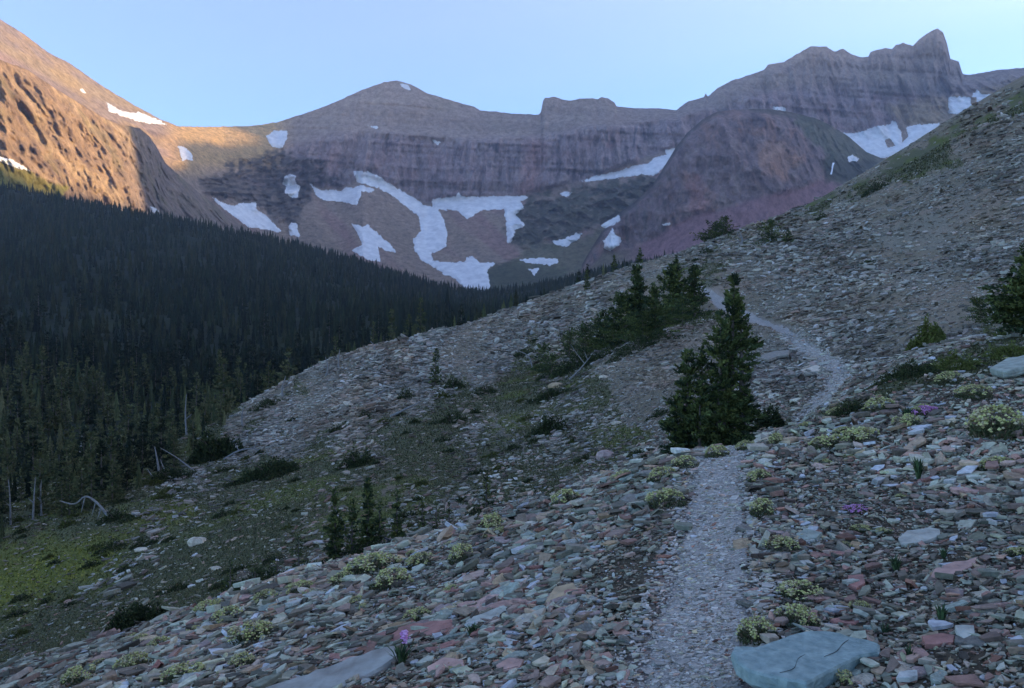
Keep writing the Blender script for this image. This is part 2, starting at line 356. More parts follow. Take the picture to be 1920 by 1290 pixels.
def build_wall(name, W, x0, x1, step, nrow, bottom, colf, back=500, rough=1.3, seed=0):
    px = np.arange(x0, x1 + 0.1, step); top = W.lv[0][0](px) + rough * fbm(px / 7.0, 0.5, 0, seed, 3)
    s = np.linspace(0, 1, nrow) ** 1.0
    PX = np.broadcast_to(px, (nrow, len(px))).copy(); PY = top[None] + (bottom - top[None]) * s[:, None]
    D = W.D(PX, PY); X, Y, Zz = (PX - CX) / F * D, D, (CY - PY) / F * D
    # far side of the ridge: falls away behind the skyline
    nb = 8; b = np.linspace(1, 0, nb, endpoint=False)[:, None]
    k = 1 + b * back / D[0:1]; XB = X[0:1] * k; YB = Y[0:1] * k; ZB = Z_top = Zz[0:1] - b * back * 0.75 + 0 * k
    XB, YB, ZB = (np.broadcast_to(a, (nb, len(px))) for a in (XB, YB, ZB))
    C = colf(PX, PY, X, Y, Zz, W); CB = np.broadcast_to(C[0:1], (nb,) + C.shape[1:])
    V = np.stack([np.vstack([XB, X]), np.vstack([YB, Y]), np.vstack([ZB, Zz])], -1); CC = np.concatenate([CB, C], 0)
    o = link(name, mesh_np(name, V, quads=grid_quads(V.shape[0], V.shape[1])[:, ::-1], mat=M['rock'], color=CC.reshape(-1, 3), smooth=True)); tag(o, kind='structure')
    return o
# main headwall with the saddle, pyramid peak, spire massif and the ridge's left end
sky_main = pw([(-900,-500),(-400,-215),(0,36),(40,60),(90,98),(130,118),(190,160),(250,196),(300,223),(335,237),(400,238),(470,236),(520,229),(560,216),(600,203),(640,186),(680,168),(720,154),(745,151),
   (770,158),(800,174),(840,187),(870,195),(890,200),(900,207),(930,209),(960,213),(1010,215),(1015,209),(1017,190),(1022,183),(1040,181),(1055,187),(1070,189),(1090,184),(1110,184),(1120,186),(1128,182),(1140,184),(1152,192),(1156,199),(1190,203),(1230,203),(1268,206),
   (1290,190),(1320,182),(1323,174),(1327,181),(1345,165),(1370,152),(1400,142),(1432,131),(1440,121),(1470,116),(1500,98),(1520,87),(1550,87),(1565,97),(1580,91),(1600,103),(1612,107),(1628,106),(1632,97),(1660,90),(1672,92),(1680,84),(1693,80),(1712,86),(1725,72),(1745,58),(1758,53),(1768,60),(1776,82),(1782,110),(1798,115),(1805,138),(1815,141),(1870,131),(1920,127),(2050,110),(2200,40),(2400,0),(2700,-80)])
sky_D = pw([(-900,1300),(-400,1600),(0,1950),(200,2250),(335,2480),(420,2680),(500,2800),(740,2950),(1000,2900),(1270,2950),(1500,3050),(1760,3100),(2100,3000),(2700,2600)])
ct_py = pw([(-900,-200),(0,100),(200,230),(335,260),(400,262),(500,268),(560,268),(640,250),(740,252),(830,262),(950,262),(1012,258),(1100,240),(1270,222),(1400,180),(1500,165),(1620,160),(1750,168),(1850,160),(2000,150),(2700,50)])
ct_D = pw([(-900,1150),(0,1750),(200,2050),(335,2380),(420,2570),(520,2710),(740,2760),(1000,2760),(1270,2820),(1500,2960),(1760,3020),(2100,2900),(2700,2500)])
cb_py = pw([(-900,100),(0,300),(200,330),(335,300),(400,320),(500,350),(560,345),(640,352),(680,330),(740,350),(800,378),(870,368),(980,366),(1100,334),(1200,300),(1270,275),(1400,250),(1580,250),(1700,225),(1760,210),(1850,175),(2000,170),(2700,100)])
cb_D = pw([(-900,1000),(0,1600),(200,1900),(335,2240),(420,2410),(520,2580),(740,2660),(1000,2660),(1270,2720),(1500,2840),(1760,2940),(2100,2800),(2700,2400)])
bt_py = pw([(-900,640),(2700,640)]); bt_D = pw([(-900,900),(0,1350),(335,1600),(800,1700),(1300,1700),(2000,1900),(2700,1800)])
def relief_main(px, py, x, y, z, W):
    cl = cliffness(W, px, py, 1, 8) * sstep(480, 600, px); up = 1 - sstep(-10, 10, py - W.lv[1][0](px)); ta = sstep(0, 30, py - W.lv[2][0](px))
    edge = sstep(0, 26, py - W.lv[0][0](px))
    spire = sstep(1270, 1400, px) * (1 - ta)
    gul = ridged(x / 85, z / 420, 0, 101, 4); gul2 = ridged(x / 28 + 0.3 * noise(x / 60, z / 60), z / 140, 0, 105, 3)
    strat = noise(x / 400, (z + 0.06 * x) / 13, 0, 109) * 0.6 + noise(x / 300, (z + 0.06 * x) / 34, 0, 111)
    r = -gul * 58 * np.maximum(cl, spire * 0.8) - gul2 * 26 * np.maximum(cl, spire) - ridged(x / 11, z / 50, 0, 107, 3) * 9 * np.maximum(cl, spire) + strat * 11 * (cl + 0.6 * up * sstep(480, 600, px) + 0.3)
    r = r + fbm(x / 120, z / 160, 0, 121, 4) * 34 * (up * 0.9 + ta * 0.4) + ridged(x / 60 + z / 90, z / 300, 0, 131, 3) * 6 * ta
    dark = zone(px, py, DARKROCK, 12, 14) + zone(px, py, GREENRAMP, 12, 14)
    r = r - ridged(x / 55 + z / 80, z / 60 - x / 130, 0, 135, 4) * 60 * dark
    return r * edge
DARKROCK = [(375,335),(440,310),(500,290),(560,285),(600,300),(640,345),(585,345),(565,390),(545,425),(500,395),(440,372),(400,372)]
GREENRAMP = [(965,395),(990,372),(1060,365),(1100,345),(1150,338),(1240,330),(1225,360),(1190,400),(1130,420),(1090,440),(1040,455),(1000,462),(960,455),(950,425)]
KNOLL = [(905,505),(950,488),(1000,488),(1060,500),(1070,560),(900,560)]
UPLEFTRED = [(-900,-100),(0,120),(150,190),(240,260),(240,380),(-900,380)]
def col_main(px, py, x, y, z, W):
    ct, cb = W.lv[1][0](px), W.lv[2][0](px)
    n1 = fbm(x / 130, z / 130, 0, 201, 4); n2 = fbm(x / 16, z / 110, 0, 203, 4); st = noise(x / 500, (z + 0.05 * x) / 11, 0, 205) * 0.5 + noise(x / 500, (z + 0.05 * x) / 27, 0, 207) * 0.5
    C = np.ones(px.shape + (3,)) * np.array((0.24, 0.19, 0.205))
    C *= (1 + 0.22 * n2 + 0.16 * st)[..., None]
    clz = cliffness(W, px, py, 1, 10) * sstep(500, 600, px); crk = sstep(0.30, 0.62, ridged(x / 24 + 0.4 * noise(x / 70, z / 90), z / 110, 0, 241, 4)) * sstep(-0.15, 0.25, fbm(x / 130, z / 110, 0, 243, 3))
    C = mixc(C, (0.06, 0.05, 0.065), crk * clz * 0.85); C = mixc(C, (0.26, 0.225, 0.225), clz * 0.5 * sstep(0.1, 0.5, fbm(x / 30, z / 60, 4, 245, 4)))
    C = mixc(C, (0.27, 0.15, 0.14), 0.55 * zone(px, py, [(985,250),(1020,250),(1015,370),(970,370)], 14, 14))
    C = mixc(C, (0.24, 0.15, 0.15), 0.5 * sstep(0.0, 0.6, fbm(x / 90, z / 60, 5, 209, 3)))
    up = 1 - sstep(-14, 14, py - ct + 10 * n1)
    C = mixc(C, (0.23, 0.19, 0.175), up * 0.85); C *= (1 + 0.12 * st * up)[..., None]
    C = mixc(C, (0.19, 0.17, 0.135), up * 0.4 * sstep(0.0, 0.6, n1))
    ta = sstep(-5, 8, py - cb + 6 * n1)
    C = mixc(C, (0.24, 0.19, 0.16), ta)
    C = mixc(C, (0.225, 0.145, 0.14), ta * sstep(0.0, 0.5, fbm((x + z) / 90, (z) / 260, 0, 211, 3)) * 0.8)
    C = mixc(C, (0.18, 0.15, 0.125), ta * sstep(0.05, 0.5, fbm((x + z) / 50, (z) / 300, 0, 213, 3)) * 0.7)
    # slope left of the saddle and the saddle itself: warm tan grass and scree, with sunlight painted orange onto the saddle
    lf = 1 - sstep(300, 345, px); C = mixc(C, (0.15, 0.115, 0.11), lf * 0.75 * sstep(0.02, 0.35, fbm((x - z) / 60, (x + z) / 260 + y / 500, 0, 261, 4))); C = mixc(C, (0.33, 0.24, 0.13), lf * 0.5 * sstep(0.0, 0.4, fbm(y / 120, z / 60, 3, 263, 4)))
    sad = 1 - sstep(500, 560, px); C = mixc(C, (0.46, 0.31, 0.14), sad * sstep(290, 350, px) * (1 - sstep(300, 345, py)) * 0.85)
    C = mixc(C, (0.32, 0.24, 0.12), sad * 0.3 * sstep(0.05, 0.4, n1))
    dn_ = fbm(px / 9, py / 5, 0, 247, 4); C = mixc(C, (0.05, 0.047, 0.045), zone(px, py, DARKROCK, 6, 22, 18) * (0.5 + 0.45 * sstep(-0.3, 0.3, dn_)))
    g = zone(px, py, GREENRAMP, 6, 22, 18); C = mixc(C, (0.055, 0.062, 0.04), g * 0.88); C = mixc(C, (0.19, 0.16, 0.13), g * sstep(0.1, 0.5, dn_) * 0.75)
    C = mixc(C, (0.045, 0.06, 0.035), zone(px, py, KNOLL, 6, 8) * 0.9)
    C = mixc(C, (0.11, 0.115, 0.07), 0.8 * zone(px, py, [(990,465),(1060,450),(1140,430),(1200,470),(1180,520),(1050,520),(960,490)], 12, 14))
    C = mixc(C, (0.26, 0.20, 0.12), 0.8 * zone(px, py, [(1660,200),(1700,190),(1790,180),(1900,150),(1900,240),(1700,240)], 10, 10))
    C = mixc(C, (0.10, 0.10, 0.09), 0.5 * zone(px, py, [(1620,165),(1680,160),(1760,158),(1800,165),(1760,178),(1640,180)], 6, 8))
    return np.clip(C * np.array((1.30, 1.18, 1.02)), 0.02, 1)
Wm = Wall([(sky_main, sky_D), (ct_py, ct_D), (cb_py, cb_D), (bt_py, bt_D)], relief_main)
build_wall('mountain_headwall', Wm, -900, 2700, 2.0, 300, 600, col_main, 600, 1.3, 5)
# left buttress, lit by the last sun
b_sky = pw([(-900,-260),(-300,-20),(0,112),(50,130),(100,163),(150,194),(200,224),(230,234),(262,240),(280,256),(292,272),(310,305),(345,337),(380,367),(420,397),(470,432),(520,470),(600,540)])
b_D = pw([(-900,820),(-300,960),(0,1230),(120,1400),(240,1620),(300,1850),(450,2150),(600,2200)])
b_py2 = pw([(-900,420),(0,300),(240,370),(600,560)]); b_D2 = pw([(-900,700),(0,1120),(120,1290),(240,1500),(300,1680),(450,1960),(600,2050)])
b_D3 = pw([(-900,600),(0,1000),(240,1300),(450,1600),(600,1800)])
def relief_b(px, py, x, y, z, W):
    edge = sstep(0, 22, py - W.lv[0][0](px))
    g = ridged(y / 60 + z / 150 + 0.6 * noise(y / 90, z / 90, 0, 147), z / 90 - y / 260, 0, 141, 5)
    w_ = fbm(y / 140, z / 120, 0, 148, 3); g2 = ridged(y / 130 + w_, z / 260 + y / 500, 0, 149, 4)
    return (-g * 11 - g2 * 24 + fbm(y / 60, z / 45, 0, 146, 5) * 18 + fbm(y / 17, z / 15, 0, 145, 4) * 13) * edge
def col_b(px, py, x, y, z, W):
    n1 = fbm(y / 80 + z / 100, z / 90, 0, 221, 4); n2 = fbm(y / 18 + z / 20, z / 22, 0, 223, 4)
    C = np.ones(px.shape + (3,)) * np.array((0.25, 0.182, 0.13)); C = mixc(C, (0.33, 0.25, 0.165), sstep(0.0, 0.5, n1)); C = mixc(C, (0.17, 0.125, 0.105), sstep(0.05, 0.5, n2) * 0.8)
    C = mixc(C, (0.12, 0.09, 0.08), 0.6 * sstep(0.35, 0.7, ridged(y / 26 + z / 60, z / 30, 0, 229, 4))); C = mixc(C, (0.40, 0.30, 0.20), 0.5 * sstep(0.1, 0.45, fbm(y / 14, z / 12, 4, 230, 4)))
    C = mixc(C, (0.18, 0.155, 0.15), sstep(200, 300, px) * 0.8)
    C = mixc(C, (0.22, 0.205, 0.06), zone(px, py, [(-900,300),(-100,298),(0,306),(60,326),(125,352),(110,390),(-900,420)], 4, 8))
    C = mixc(C, (0.14, 0.14, 0.07), 0.35 * sstep(0.1, 0.5, fbm(y / 60, z / 60, 3, 227, 3)))
    return np.clip(C * np.array((1.30, 1.18, 1.02)), 0.02, 1)
Wb = Wall([(b_sky, b_D), (b_py2, b_D2), (bt_py, b_D3)], relief_b)
build_wall('mountain_buttress', Wb, -900, 600, 2.0, 220, 600, col_b, 350, 1.5, 25)
# rounded cliff dome in front of the headwall on the right
d_sky = pw([(1060,560),(1100,480),(1130,432),(1160,400),(1190,378),(1225,345),(1250,305),(1268,275),(1290,247),(1320,222),(1345,209),(1380,205),(1440,204),(1480,209),(1530,222),(1560,236),(1590,255),(1625,285),(1650,296),(1700,310),(1800,330),(1900,340)])
d_D = pw([(1060,2150),(1200,2180),(1300,2200),(1440,2220),(1530,2300),(1620,2400),(1900,2400)])
d_py2 = pw([(1060,560),(1130,470),(1180,465),(1230,440),(1300,402),(1400,376),(1500,352),(1560,330),(1700,340),(1900,380)]); d_D2 = pw([(1060,2100),(1180,2080),(1300,2040),(1440,2020),(1560,2120),(1900,2200)])
d_py3 = pw([(1060,640),(1900,640)]); d_D3 = pw([(1060,1700),(1900,1750)])
def relief_d(px, py, x, y, z, W):
    edge = sstep(0, 20, py - W.lv[0][0](px)); cl = cliffness(W, px, py, 0, 10)
    bulge = -70 * np.exp(-((px - 1400) / 130) ** 2 - ((py - 300) / 90) ** 2)
    g = ridged(x / 75, z / 170 + x / 400, 0, 151, 4) * 34 + ridged(x / 24, z / 50, 0, 155, 4) * 16
    left = 1 - sstep(1230, 1300, px)
    g = g + left * ridged(x / 40, z / 150, 0, 157, 3) * 40
    return (bulge - g * cl + fbm(x / 60, z / 60, 0, 159, 3) * 6) * edge
DGREEN = [(1500,212),(1540,222),(1600,255),(1640,290),(1720,305),(1720,400),(1570,345),(1545,320),(1550,290),(1520,262),(1490,230)]
def col_d(px, py, x, y, z, W):
    n1 = fbm(x / 70, z / 70, 0, 231, 4); n2 = fbm(x / 14, z / 60, 0, 233, 4)
    C = np.ones(px.shape + (3,)) * np.array((0.18, 0.135, 0.145)); C *= (1 + 0.2 * n2 + 0.15 * n1)[..., None]
    C = mixc(C, (0.27, 0.16, 0.13), 0.55 * sstep(0.05, 0.5, fbm(x / 40, z / 50, 2, 235, 3)))
    crk = sstep(0.3, 0.65, ridged(x / 38 + 0.5 * noise(x / 60, z / 60), z / 90, 0, 251, 4)); C = mixc(C, (0.07, 0.055, 0.065), crk * 0.6 * sstep(-0.2, 0.3, n1)); C = mixc(C, (0.27, 0.225, 0.22), 0.4 * sstep(0.15, 0.5, fbm(x / 18, z / 22, 3, 253, 4)))
    C = mixc(C, (0.10, 0.09, 0.085), 0.75 * (1 - sstep(1240, 1300, px)) * sstep(0.0, 0.35, n2))
    C = mixc(C, (0.05, 0.05, 0.045), 0.75 * (1 - sstep(3, 13, py - W.lv[0][0](px) + 5 * n2)) * (1 - sstep(1340, 1380, px)))
    C = mixc(C, (0.34, 0.20, 0.14), 0.5 * zone(px, py, [(1420,270),(1470,265),(1500,300),(1470,330),(1425,310)], 10, 14)); C = mixc(C, (0.30, 0.15, 0.14), 0.5 * zone(px, py, [(1290,330),(1320,325),(1325,390),(1290,395)], 8, 12))
    ta = sstep(-4, 8, py - W.lv[1][0](px) + 8 * n1)
    C = mixc(C, (0.20, 0.12, 0.14), ta); C = mixc(C, (0.12, 0.12, 0.08), ta * 0.8 * (1 - sstep(1150, 1220, px)))
    g = zone(px, py, DGREEN, 6, 8, 12); C = mixc(C, (0.10, 0.115, 0.08), g * 0.85); C = mixc(C, (0.055, 0.065, 0.045), g * sstep(0.0, 0.4, n1) * 0.8)
    C = mixc(C, (0.05, 0.055, 0.04), 0.7 * zone(px, py, [(1355,205),(1440,200),(1500,209),(1560,235),(1550,245),(1490,222),(1430,210)], 3, 3))
    C = mixc(C, (0.05, 0.055, 0.045), 0.75 * zone(px, py, [(1540,300),(1640,300),(1640,330),(1545,345)], 5, 6))
    return np.clip(C * np.array((1.30, 1.18, 1.02)), 0.02, 1)
Wd = Wall([(d_sky, d_D), (d_py2, d_D2), (d_py3, d_D3)], relief_d)
build_wall('mountain_dome', Wd, 1060, 1900, 1.6, 220, 600, col_d, 200, 1.2, 35)

# added ridge out of view on the right, crest shaped to shade the valley
SHADE_CREST = [(-1500,1300),(0,1380),(1200,1390),(1950,1380),(2360,1400),(2400,1500),(2430,1690),(2560,1700),(2900,1640),(3050,1700),(3200,1830),(3450,1860),(3500,1900),(3600,2200),(3800,2300),(4200,2250),(4600,2000)]
def shade_ridge():
    yy = np.arange(-1500, 4601, 15.0); cz = np.interp(yy, *np.array(SHADE_CREST, float).T) + 14 * fbm(yy / 60, 0.3, 0, 301, 4)
    u = np.linspace(-1, 1, 61); x0 = 4500 - 0.0 * yy
    X = x0[None] + u[:, None] * 1500 + 0 * yy[None]; Y = np.broadcast_to(yy, X.shape)
    prof = 1 - np.abs(u) ** 1.15; Zr = -200 + prof[:, None] * (cz[None] + 200)
    Zr = Zr + ridged(X / 160, Y / 120, 0, 305, 4) * 30 * (np.abs(u)[:, None] > 0.03)
    C = np.ones(X.shape + (3,)) * np.array((0.2, 0.16, 0.145)); C *= (1 + 0.3 * fbm(X / 90, Y / 90, 0, 307, 4))[..., None]
    o = link('added_shade_ridge', mesh_np('added_shade_ridge', np.stack([X, Y, Zr], -1), quads=grid_quads(*X.shape), mat=M['rock'], color=C.reshape(-1, 3), smooth=True)); tag(o, kind='structure')
shade_ridge()

# ------------------------------------------------------------------ snow patches, draped over the rock they lie on
def snow(W, poly, label, thick=7.0, holes=()):
    P = np.array(poly, float); x0, y0 = P.min(0) - 3; x1, y1 = P.max(0) + 3
    st = 1.0 if max(x1 - x0, y1 - y0) < 120 else 1.4
    px = np.arange(x0, x1, st); py = np.arange(y0, y1, st); PX, PY = np.meshgrid(px, py)
    d = polydist(PX, PY, poly) + 2.6 * fbm(PX / 5, PY / 5, 0, 401, 4)
    for h in holes: d = np.minimum(d, -polydist(PX, PY, h))
    D = W.D(PX, PY)
    for _ in range(3):                                   # snow smooths the rock beneath it
        Dp = np.pad(D, 1, mode='edge'); D = (Dp[:-2, 1:-1] + Dp[2:, 1:-1] + Dp[1:-1, :-2] + Dp[1:-1, 2:] + 4 * D) / 8
    D = D - np.clip(d, -2, 5) / 5 * thick - 2.5
    keep = (d[:-1, :-1] > 0) | (d[1:, 1:] > 0); V = np.stack([(PX - CX) / F * D, D, (CY - PY) / F * D], -1).reshape(-1, 3)
    q = grid_quads(len(py), len(px), keep)
    if len(q) == 0: return
    used, inv = np.unique(q, return_inverse=True)
    o = link('snow_patch', mesh_np('snow_patch', V[used], quads=inv.reshape(-1, 4), mat=M['snow'], smooth=True)); tag(o, label, 'snow patch', 'snow patches on the mountains')
SN = [
 (Wm, [(665,322),(690,322),(712,330),(735,348),(770,368),(795,383),(808,388),(812,374),(855,368),(860,362),(870,370),(980,368),(992,369),(975,378),(982,390),(965,402),(985,422),(965,432),(960,452),(952,455),(950,420),(945,392),(905,392),(875,410),(855,394),(820,392),(832,410),(838,440),(835,462),(815,472),(808,475),(812,488),(835,492),(870,492),(880,480),(890,482),(900,494),(925,492),(932,494),(912,505),(920,540),(900,548),(880,548),(860,530),(855,522),(835,515),(815,502),(790,488),(778,470),(776,448),(785,440),(790,432),(785,405),(765,390),(740,370),(710,352),(685,345),(670,340),(664,330)], 'long branching snowfield winding down the centre of the bowl below the cliffs', 8, [[(788,375),(810,378),(812,388),(792,385)]]),
 (Wm, [(582,346),(600,356),(640,358),(650,350),(662,354),(680,348),(700,356),(696,360),(676,358),(672,378),(668,384),(640,378),(610,376),(594,366)], 'curved snow strip left of the winding snowfield under dark cliffs', 6, []),
 (Wm, [(534,330),(545,326),(553,330),(552,340),(562,350),(558,370),(545,370),(535,362),(538,350),(530,345)], 'upright snow patch on the dark rocks left of the bowl', 5, []),
 (Wm, [(500,255),(515,246),(538,246),(538,258),(528,278),(512,276),(504,268)], 'rounded snow patch at the right end of the sunlit saddle', 5, []),
 (Wm, [(334,275),(345,275),(362,290),(360,300),(350,298),(342,302)], 'small snow patch on the shaded slope under the saddle', 4, []),
 (Wm, [(397,370),(410,376),(440,388),(450,382),(480,380),(478,390),(500,405),(530,436),(500,430),(465,425),(445,410),(420,392)], 'slanting snow bank above the dark wood on the left', 6, []),
 (Wm, [(540,425),(548,417),(556,420),(562,446),(545,440)], 'small triangular snow patch at the edge of the wood', 4, []),
 (Wm, [(660,420),(672,422),(680,428),(690,421),(700,430),(738,465),(742,474),(720,468),(708,462),(712,490),(690,486),(660,470),(680,460),(672,440)], 'forked snow patch in the lower left of the bowl above the tree line', 6, []),
 (Wm, [(1092,340),(1120,330),(1165,320),(1185,312),(1215,308),(1225,298),(1250,290),(1248,282),(1270,278),(1262,292),(1250,305),(1235,322),(1222,330),(1205,326),(1180,330),(1130,336)], 'long thin snow ramp climbing to the left edge of the cliff dome', 6, []),
 (Wm, [(1035,452),(1060,448),(1080,438),(1092,438),(1080,450),(1062,462),(1042,460)], 'bent snow strip on the green ledges right of the bowl', 4, []),
 (Wm, [(1050,363),(1058,359),(1072,361),(1066,368),(1054,368)], 'tiny snow spot below the thin snow ramp', 3, []),
 (Wm, [(975,488),(1010,484),(1045,486),(1048,492),(1030,497),(990,492)], 'flat snow strip above the dark knoll on the valley floor', 4, []),
 (Wm, [(992,505),(1010,503),(1002,516)], 'tiny snow triangle on the dark knoll', 3, []),
 (Wm, [(806,262),(815,262),(826,268),(820,271)], 'thin snow streak right of the pyramid peak on the cliff top', 3, []),
 (Wm, [(690,235),(705,236),(712,240),(700,240)], 'thin snow streak below the pyramid peak', 3, []),
 (Wm, [(750,157),(765,160),(770,168),(758,167)], 'little snow patch just below the tip of the pyramid peak', 3, []),
 (Wm, [(1570,248),(1600,252),(1640,238),(1670,234),(1674,222),(1682,236),(1690,246),(1706,236),(1760,232),(1755,244),(1720,262),(1700,280),(1660,296),(1630,298),(1605,280)], 'large bright snowfield between cliff dome and near slope', 8, [[(1688,240),(1698,236),(1704,256),(1692,268)],[(1658,262),(1668,258),(1680,274),(1664,278)]]),
 (Wm, [(1778,182),(1820,182),(1832,168),(1840,176),(1860,178),(1850,190),(1835,200),(1800,214),(1779,212)], 'square snow patch at the foot of the spire', 6, [[(1820,182),(1832,182),(1832,194),(1820,196)]]),
 (Wb, [(0,294),(20,299),(45,312),(55,320),(30,314),(0,302)], 'sunlit snow sliver above the green strip at the left edge', 3, []),
 (Wm, [(200,192),(212,200),(240,212),(262,211),(300,226),(312,234),(285,232),(255,226),(225,216),(205,208)], 'sunlit snow bank on the upper slope left of the saddle', 6, []),
 (Wm, [(150,166),(157,168),(160,174),(154,173)], 'tiny sunlit snow dot on the upper left slope', 3, []),
 (Wb, [(283,388),(295,392),(298,399),(286,397)], 'tiny snow spot just above the wood on the left buttress', 3, []),
 (Wd, [(1126,424),(1140,414),(1160,405),(1162,413),(1148,422),(1135,427)], 'small snow wedge left of the cliff dome foot', 4, []),
 (Wd, [(1148,430),(1154,440),(1166,450),(1158,460),(1144,471),(1134,466),(1132,452),(1140,442)], 'kite-shaped snow patch at the foot of the purple scree', 4, []),
 (Wm, [(1448,206),(1452,201),(1472,201),(1473,214),(1460,216)], 'white snow cap behind the top of the cliff dome', 4, []),
 (Wd, [(1590,296),(1598,290),(1610,298),(1606,302),(1592,302)], 'small snow triangle left of the large bright snowfield', 3, []),
 (Wd, [(1240,421),(1256,418),(1254,422),(1244,424)], 'thin snow dash on the purple scree below the dome', 2, []),
]
for w_, p_, l_, t_, h_ in SN: snow(w_, p_, l_, t_, h_)
# thin waterfall beside the dome
wf = [(1563,305),(1561,312),(1560,320),(1558,327)]
V = []; 
for (a, b), hw in zip(wf, (2.0, 1.6, 1.3, 1.8)):
    for dx, dd in ((-hw, -3), (0, -7), (hw, -3)):
        D = float(Wd.D(np.array([a + dx]), np.array([b]))[0]) + dd - 3; V.append(world_pt(a + dx, b, D))
wfo = link('waterfall', mesh_np('waterfall', V, quads=grid_quads(4, 3), mat=M['water'], smooth=True)); tag(wfo, 'thin white waterfall dropping beside the dark foot of the cliff dome', 'waterfall')
USED = set()
def spot_label(look, px, py, marks):
    ds = sorted(((px - a) ** 2 + (py - b) ** 2, a, b, nm) for a, b, nm in marks); lab = None
    for d2, a, b, nm in ds[:13]:
        d = math.sqrt(d2); dx, dy = px - a, py - b; how = 'just' if d < 60 else ('a little' if d < 130 else 'well')
        way = ('right of' if dx > 0 else 'left of') if abs(dx) > 2 * abs(dy) else (('below' if dy > 0 else 'above') if abs(dy) > 2 * abs(dx) else ('lower ' if dy > 0 else 'upper ') + ('right of' if dx > 0 else 'left of'))
        t = f'{look} {how} {way} the {nm}'
        if lab is None: lab = t
        if t not in USED: lab = t; break
    USED.add(lab); return lab
# ------------------------------------------------------------------ loose scree: flat angular stones
STONE_COLS = np.array([(0.15,0.20,0.20),(0.23,0.275,0.27),(0.12,0.13,0.135),(0.16,0.125,0.135),(0.20,0.12,0.125),(0.22,0.175,0.15),(0.27,0.255,0.24),(0.075,0.072,0.072),(0.14,0.16,0.145),(0.24,0.185,0.13),(0.165,0.08,0.07)])
STONE_W = np.array([17,13,17,15,7,8,9,14,12,3,3]); STONE_W = STONE_W / STONE_W.sum()
def slope_normal(x, y, e=None):
    e = np.maximum(0.15, np.hypot(x, y) * 0.02) if e is None else e
    zx = (near.z(x + e, y) - near.z(x - e, y)) / (2 * e); zy = (near.z(x, y + e) - near.z(x, y - e)) / (2 * e)
    n = np.stack([-zx, -zy, np.ones_like(zx)], -1); return n / np.linalg.norm(n, axis=-1)[..., None]
def frames(n, yaw, tilt_amt, g):
    k = len(n); n = n + g.normal(0, 1, (k, 3)) * tilt_amt[:, None]; n /= np.linalg.norm(n, axis=1)[:, None]
    a = np.stack([np.cos(yaw), np.sin(yaw), np.zeros(k)], 1); a -= (a * n).sum(1)[:, None] * n; a /= np.linalg.norm(a, axis=1)[:, None] + 1e-9
    return a, np.cross(n, a), n
def stones_mesh(name, x, y, z, size, col, g, mat, tilt=None, flat=0.22, sink=0.3):
    k = len(x); NC = 6
    n = slope_normal(x, y); n = n * 0.55 + np.array([0.0, 0.0, 0.45]); A, B, N = frames(n, g.normal(0.55, 0.7, k), tilt if tilt is not None else g.gamma(2.0, 0.10, k), g)
    el = g.uniform(0.35, 0.85, k); th = size * g.uniform(0.4, 1.5, k) ** 1.2 * flat * 0.6
    ang = (np.arange(NC)[None] + g.uniform(-0.35, 0.35, (k, NC))) * (2 * np.pi / NC); ang[:, 5] = np.where(g.random(k) < 0.55, ang[:, 4] + 0.08, ang[:, 5]); ang[:, 2] = np.where(g.random(k) < 0.5, ang[:, 1] + 0.08, ang[:, 2]); rad = g.uniform(0.55, 1.15, (k, NC))
    u = np.cos(ang) * rad * size[:, None] * 0.55; v = np.sin(ang) * rad * (size * el)[:, None] * 0.55
    sh = g.uniform(0.90, 0.99, (k, NC)); c = np.stack([x, y, z], 1) + N * (th * (0.5 - sink))[:, None]
    lean = g.uniform(-0.25, 0.25, (k, 1))
    top = c[:, None] + A[:, None] * (u * sh)[..., None] + B[:, None] * (v * sh)[..., None] + N[:, None] * (th[:, None] * (0.5 + lean * np.cos(ang)))[..., None]
    mid = c[:, None] + A[:, None] * u[..., None] + B[:, None] * v[..., None] + N[:, None] * (th[:, None] * (0.34 + lean * np.cos(ang)))[..., None]
    bot = c[:, None] + A[:, None] * (u * 0.93)[..., None] + B[:, None] * (v * 0.93)[..., None] - N[:, None] * (th[:, None] * 0.6)[..., None]
    V = np.concatenate([top, mid, bot], 1); V[..., 2] += (g.random(k) ** 1.5 * size * 0.30 * (1 if flat > 0.21 else 0.3))[:, None]; V = V.reshape(-1, 3)
    o = (np.arange(k) * NC * 3)[:, None]; i = np.arange(NC); j = (i + 1) % NC
    hexa = o + i[None]
    q1 = np.stack([NC + i, NC + j, j, i], 1); q2 = np.stack([2 * NC + i, 2 * NC + j, NC + j, NC + i], 1)
    Q = (o[:, :, None] + np.concatenate([q1, q2])[None]).reshape(-1, 4)
    return mesh_np(name, V, quads=Q, faces=hexa, nface=NC, mat=mat, color=np.repeat(col, NC * 3, axis=0))
def pick_cols(k, g):
    c = STONE_COLS[g.choice(len(STONE_COLS), k, p=STONE_W)]; c = (c * 0.72 + c.mean(1, keepdims=True) * 0.28) * np.exp(g.normal(-0.10, 0.44, (k, 1))).clip(0.25, 2.1); return np.clip(c * STONE_GAIN, 0.02, 0.44)
STONE_GAIN = np.array((1.84, 1.54, 1.12))
fG = Field(th_f, v_f, gmix); fT = Field(th_f, v_f, TM)
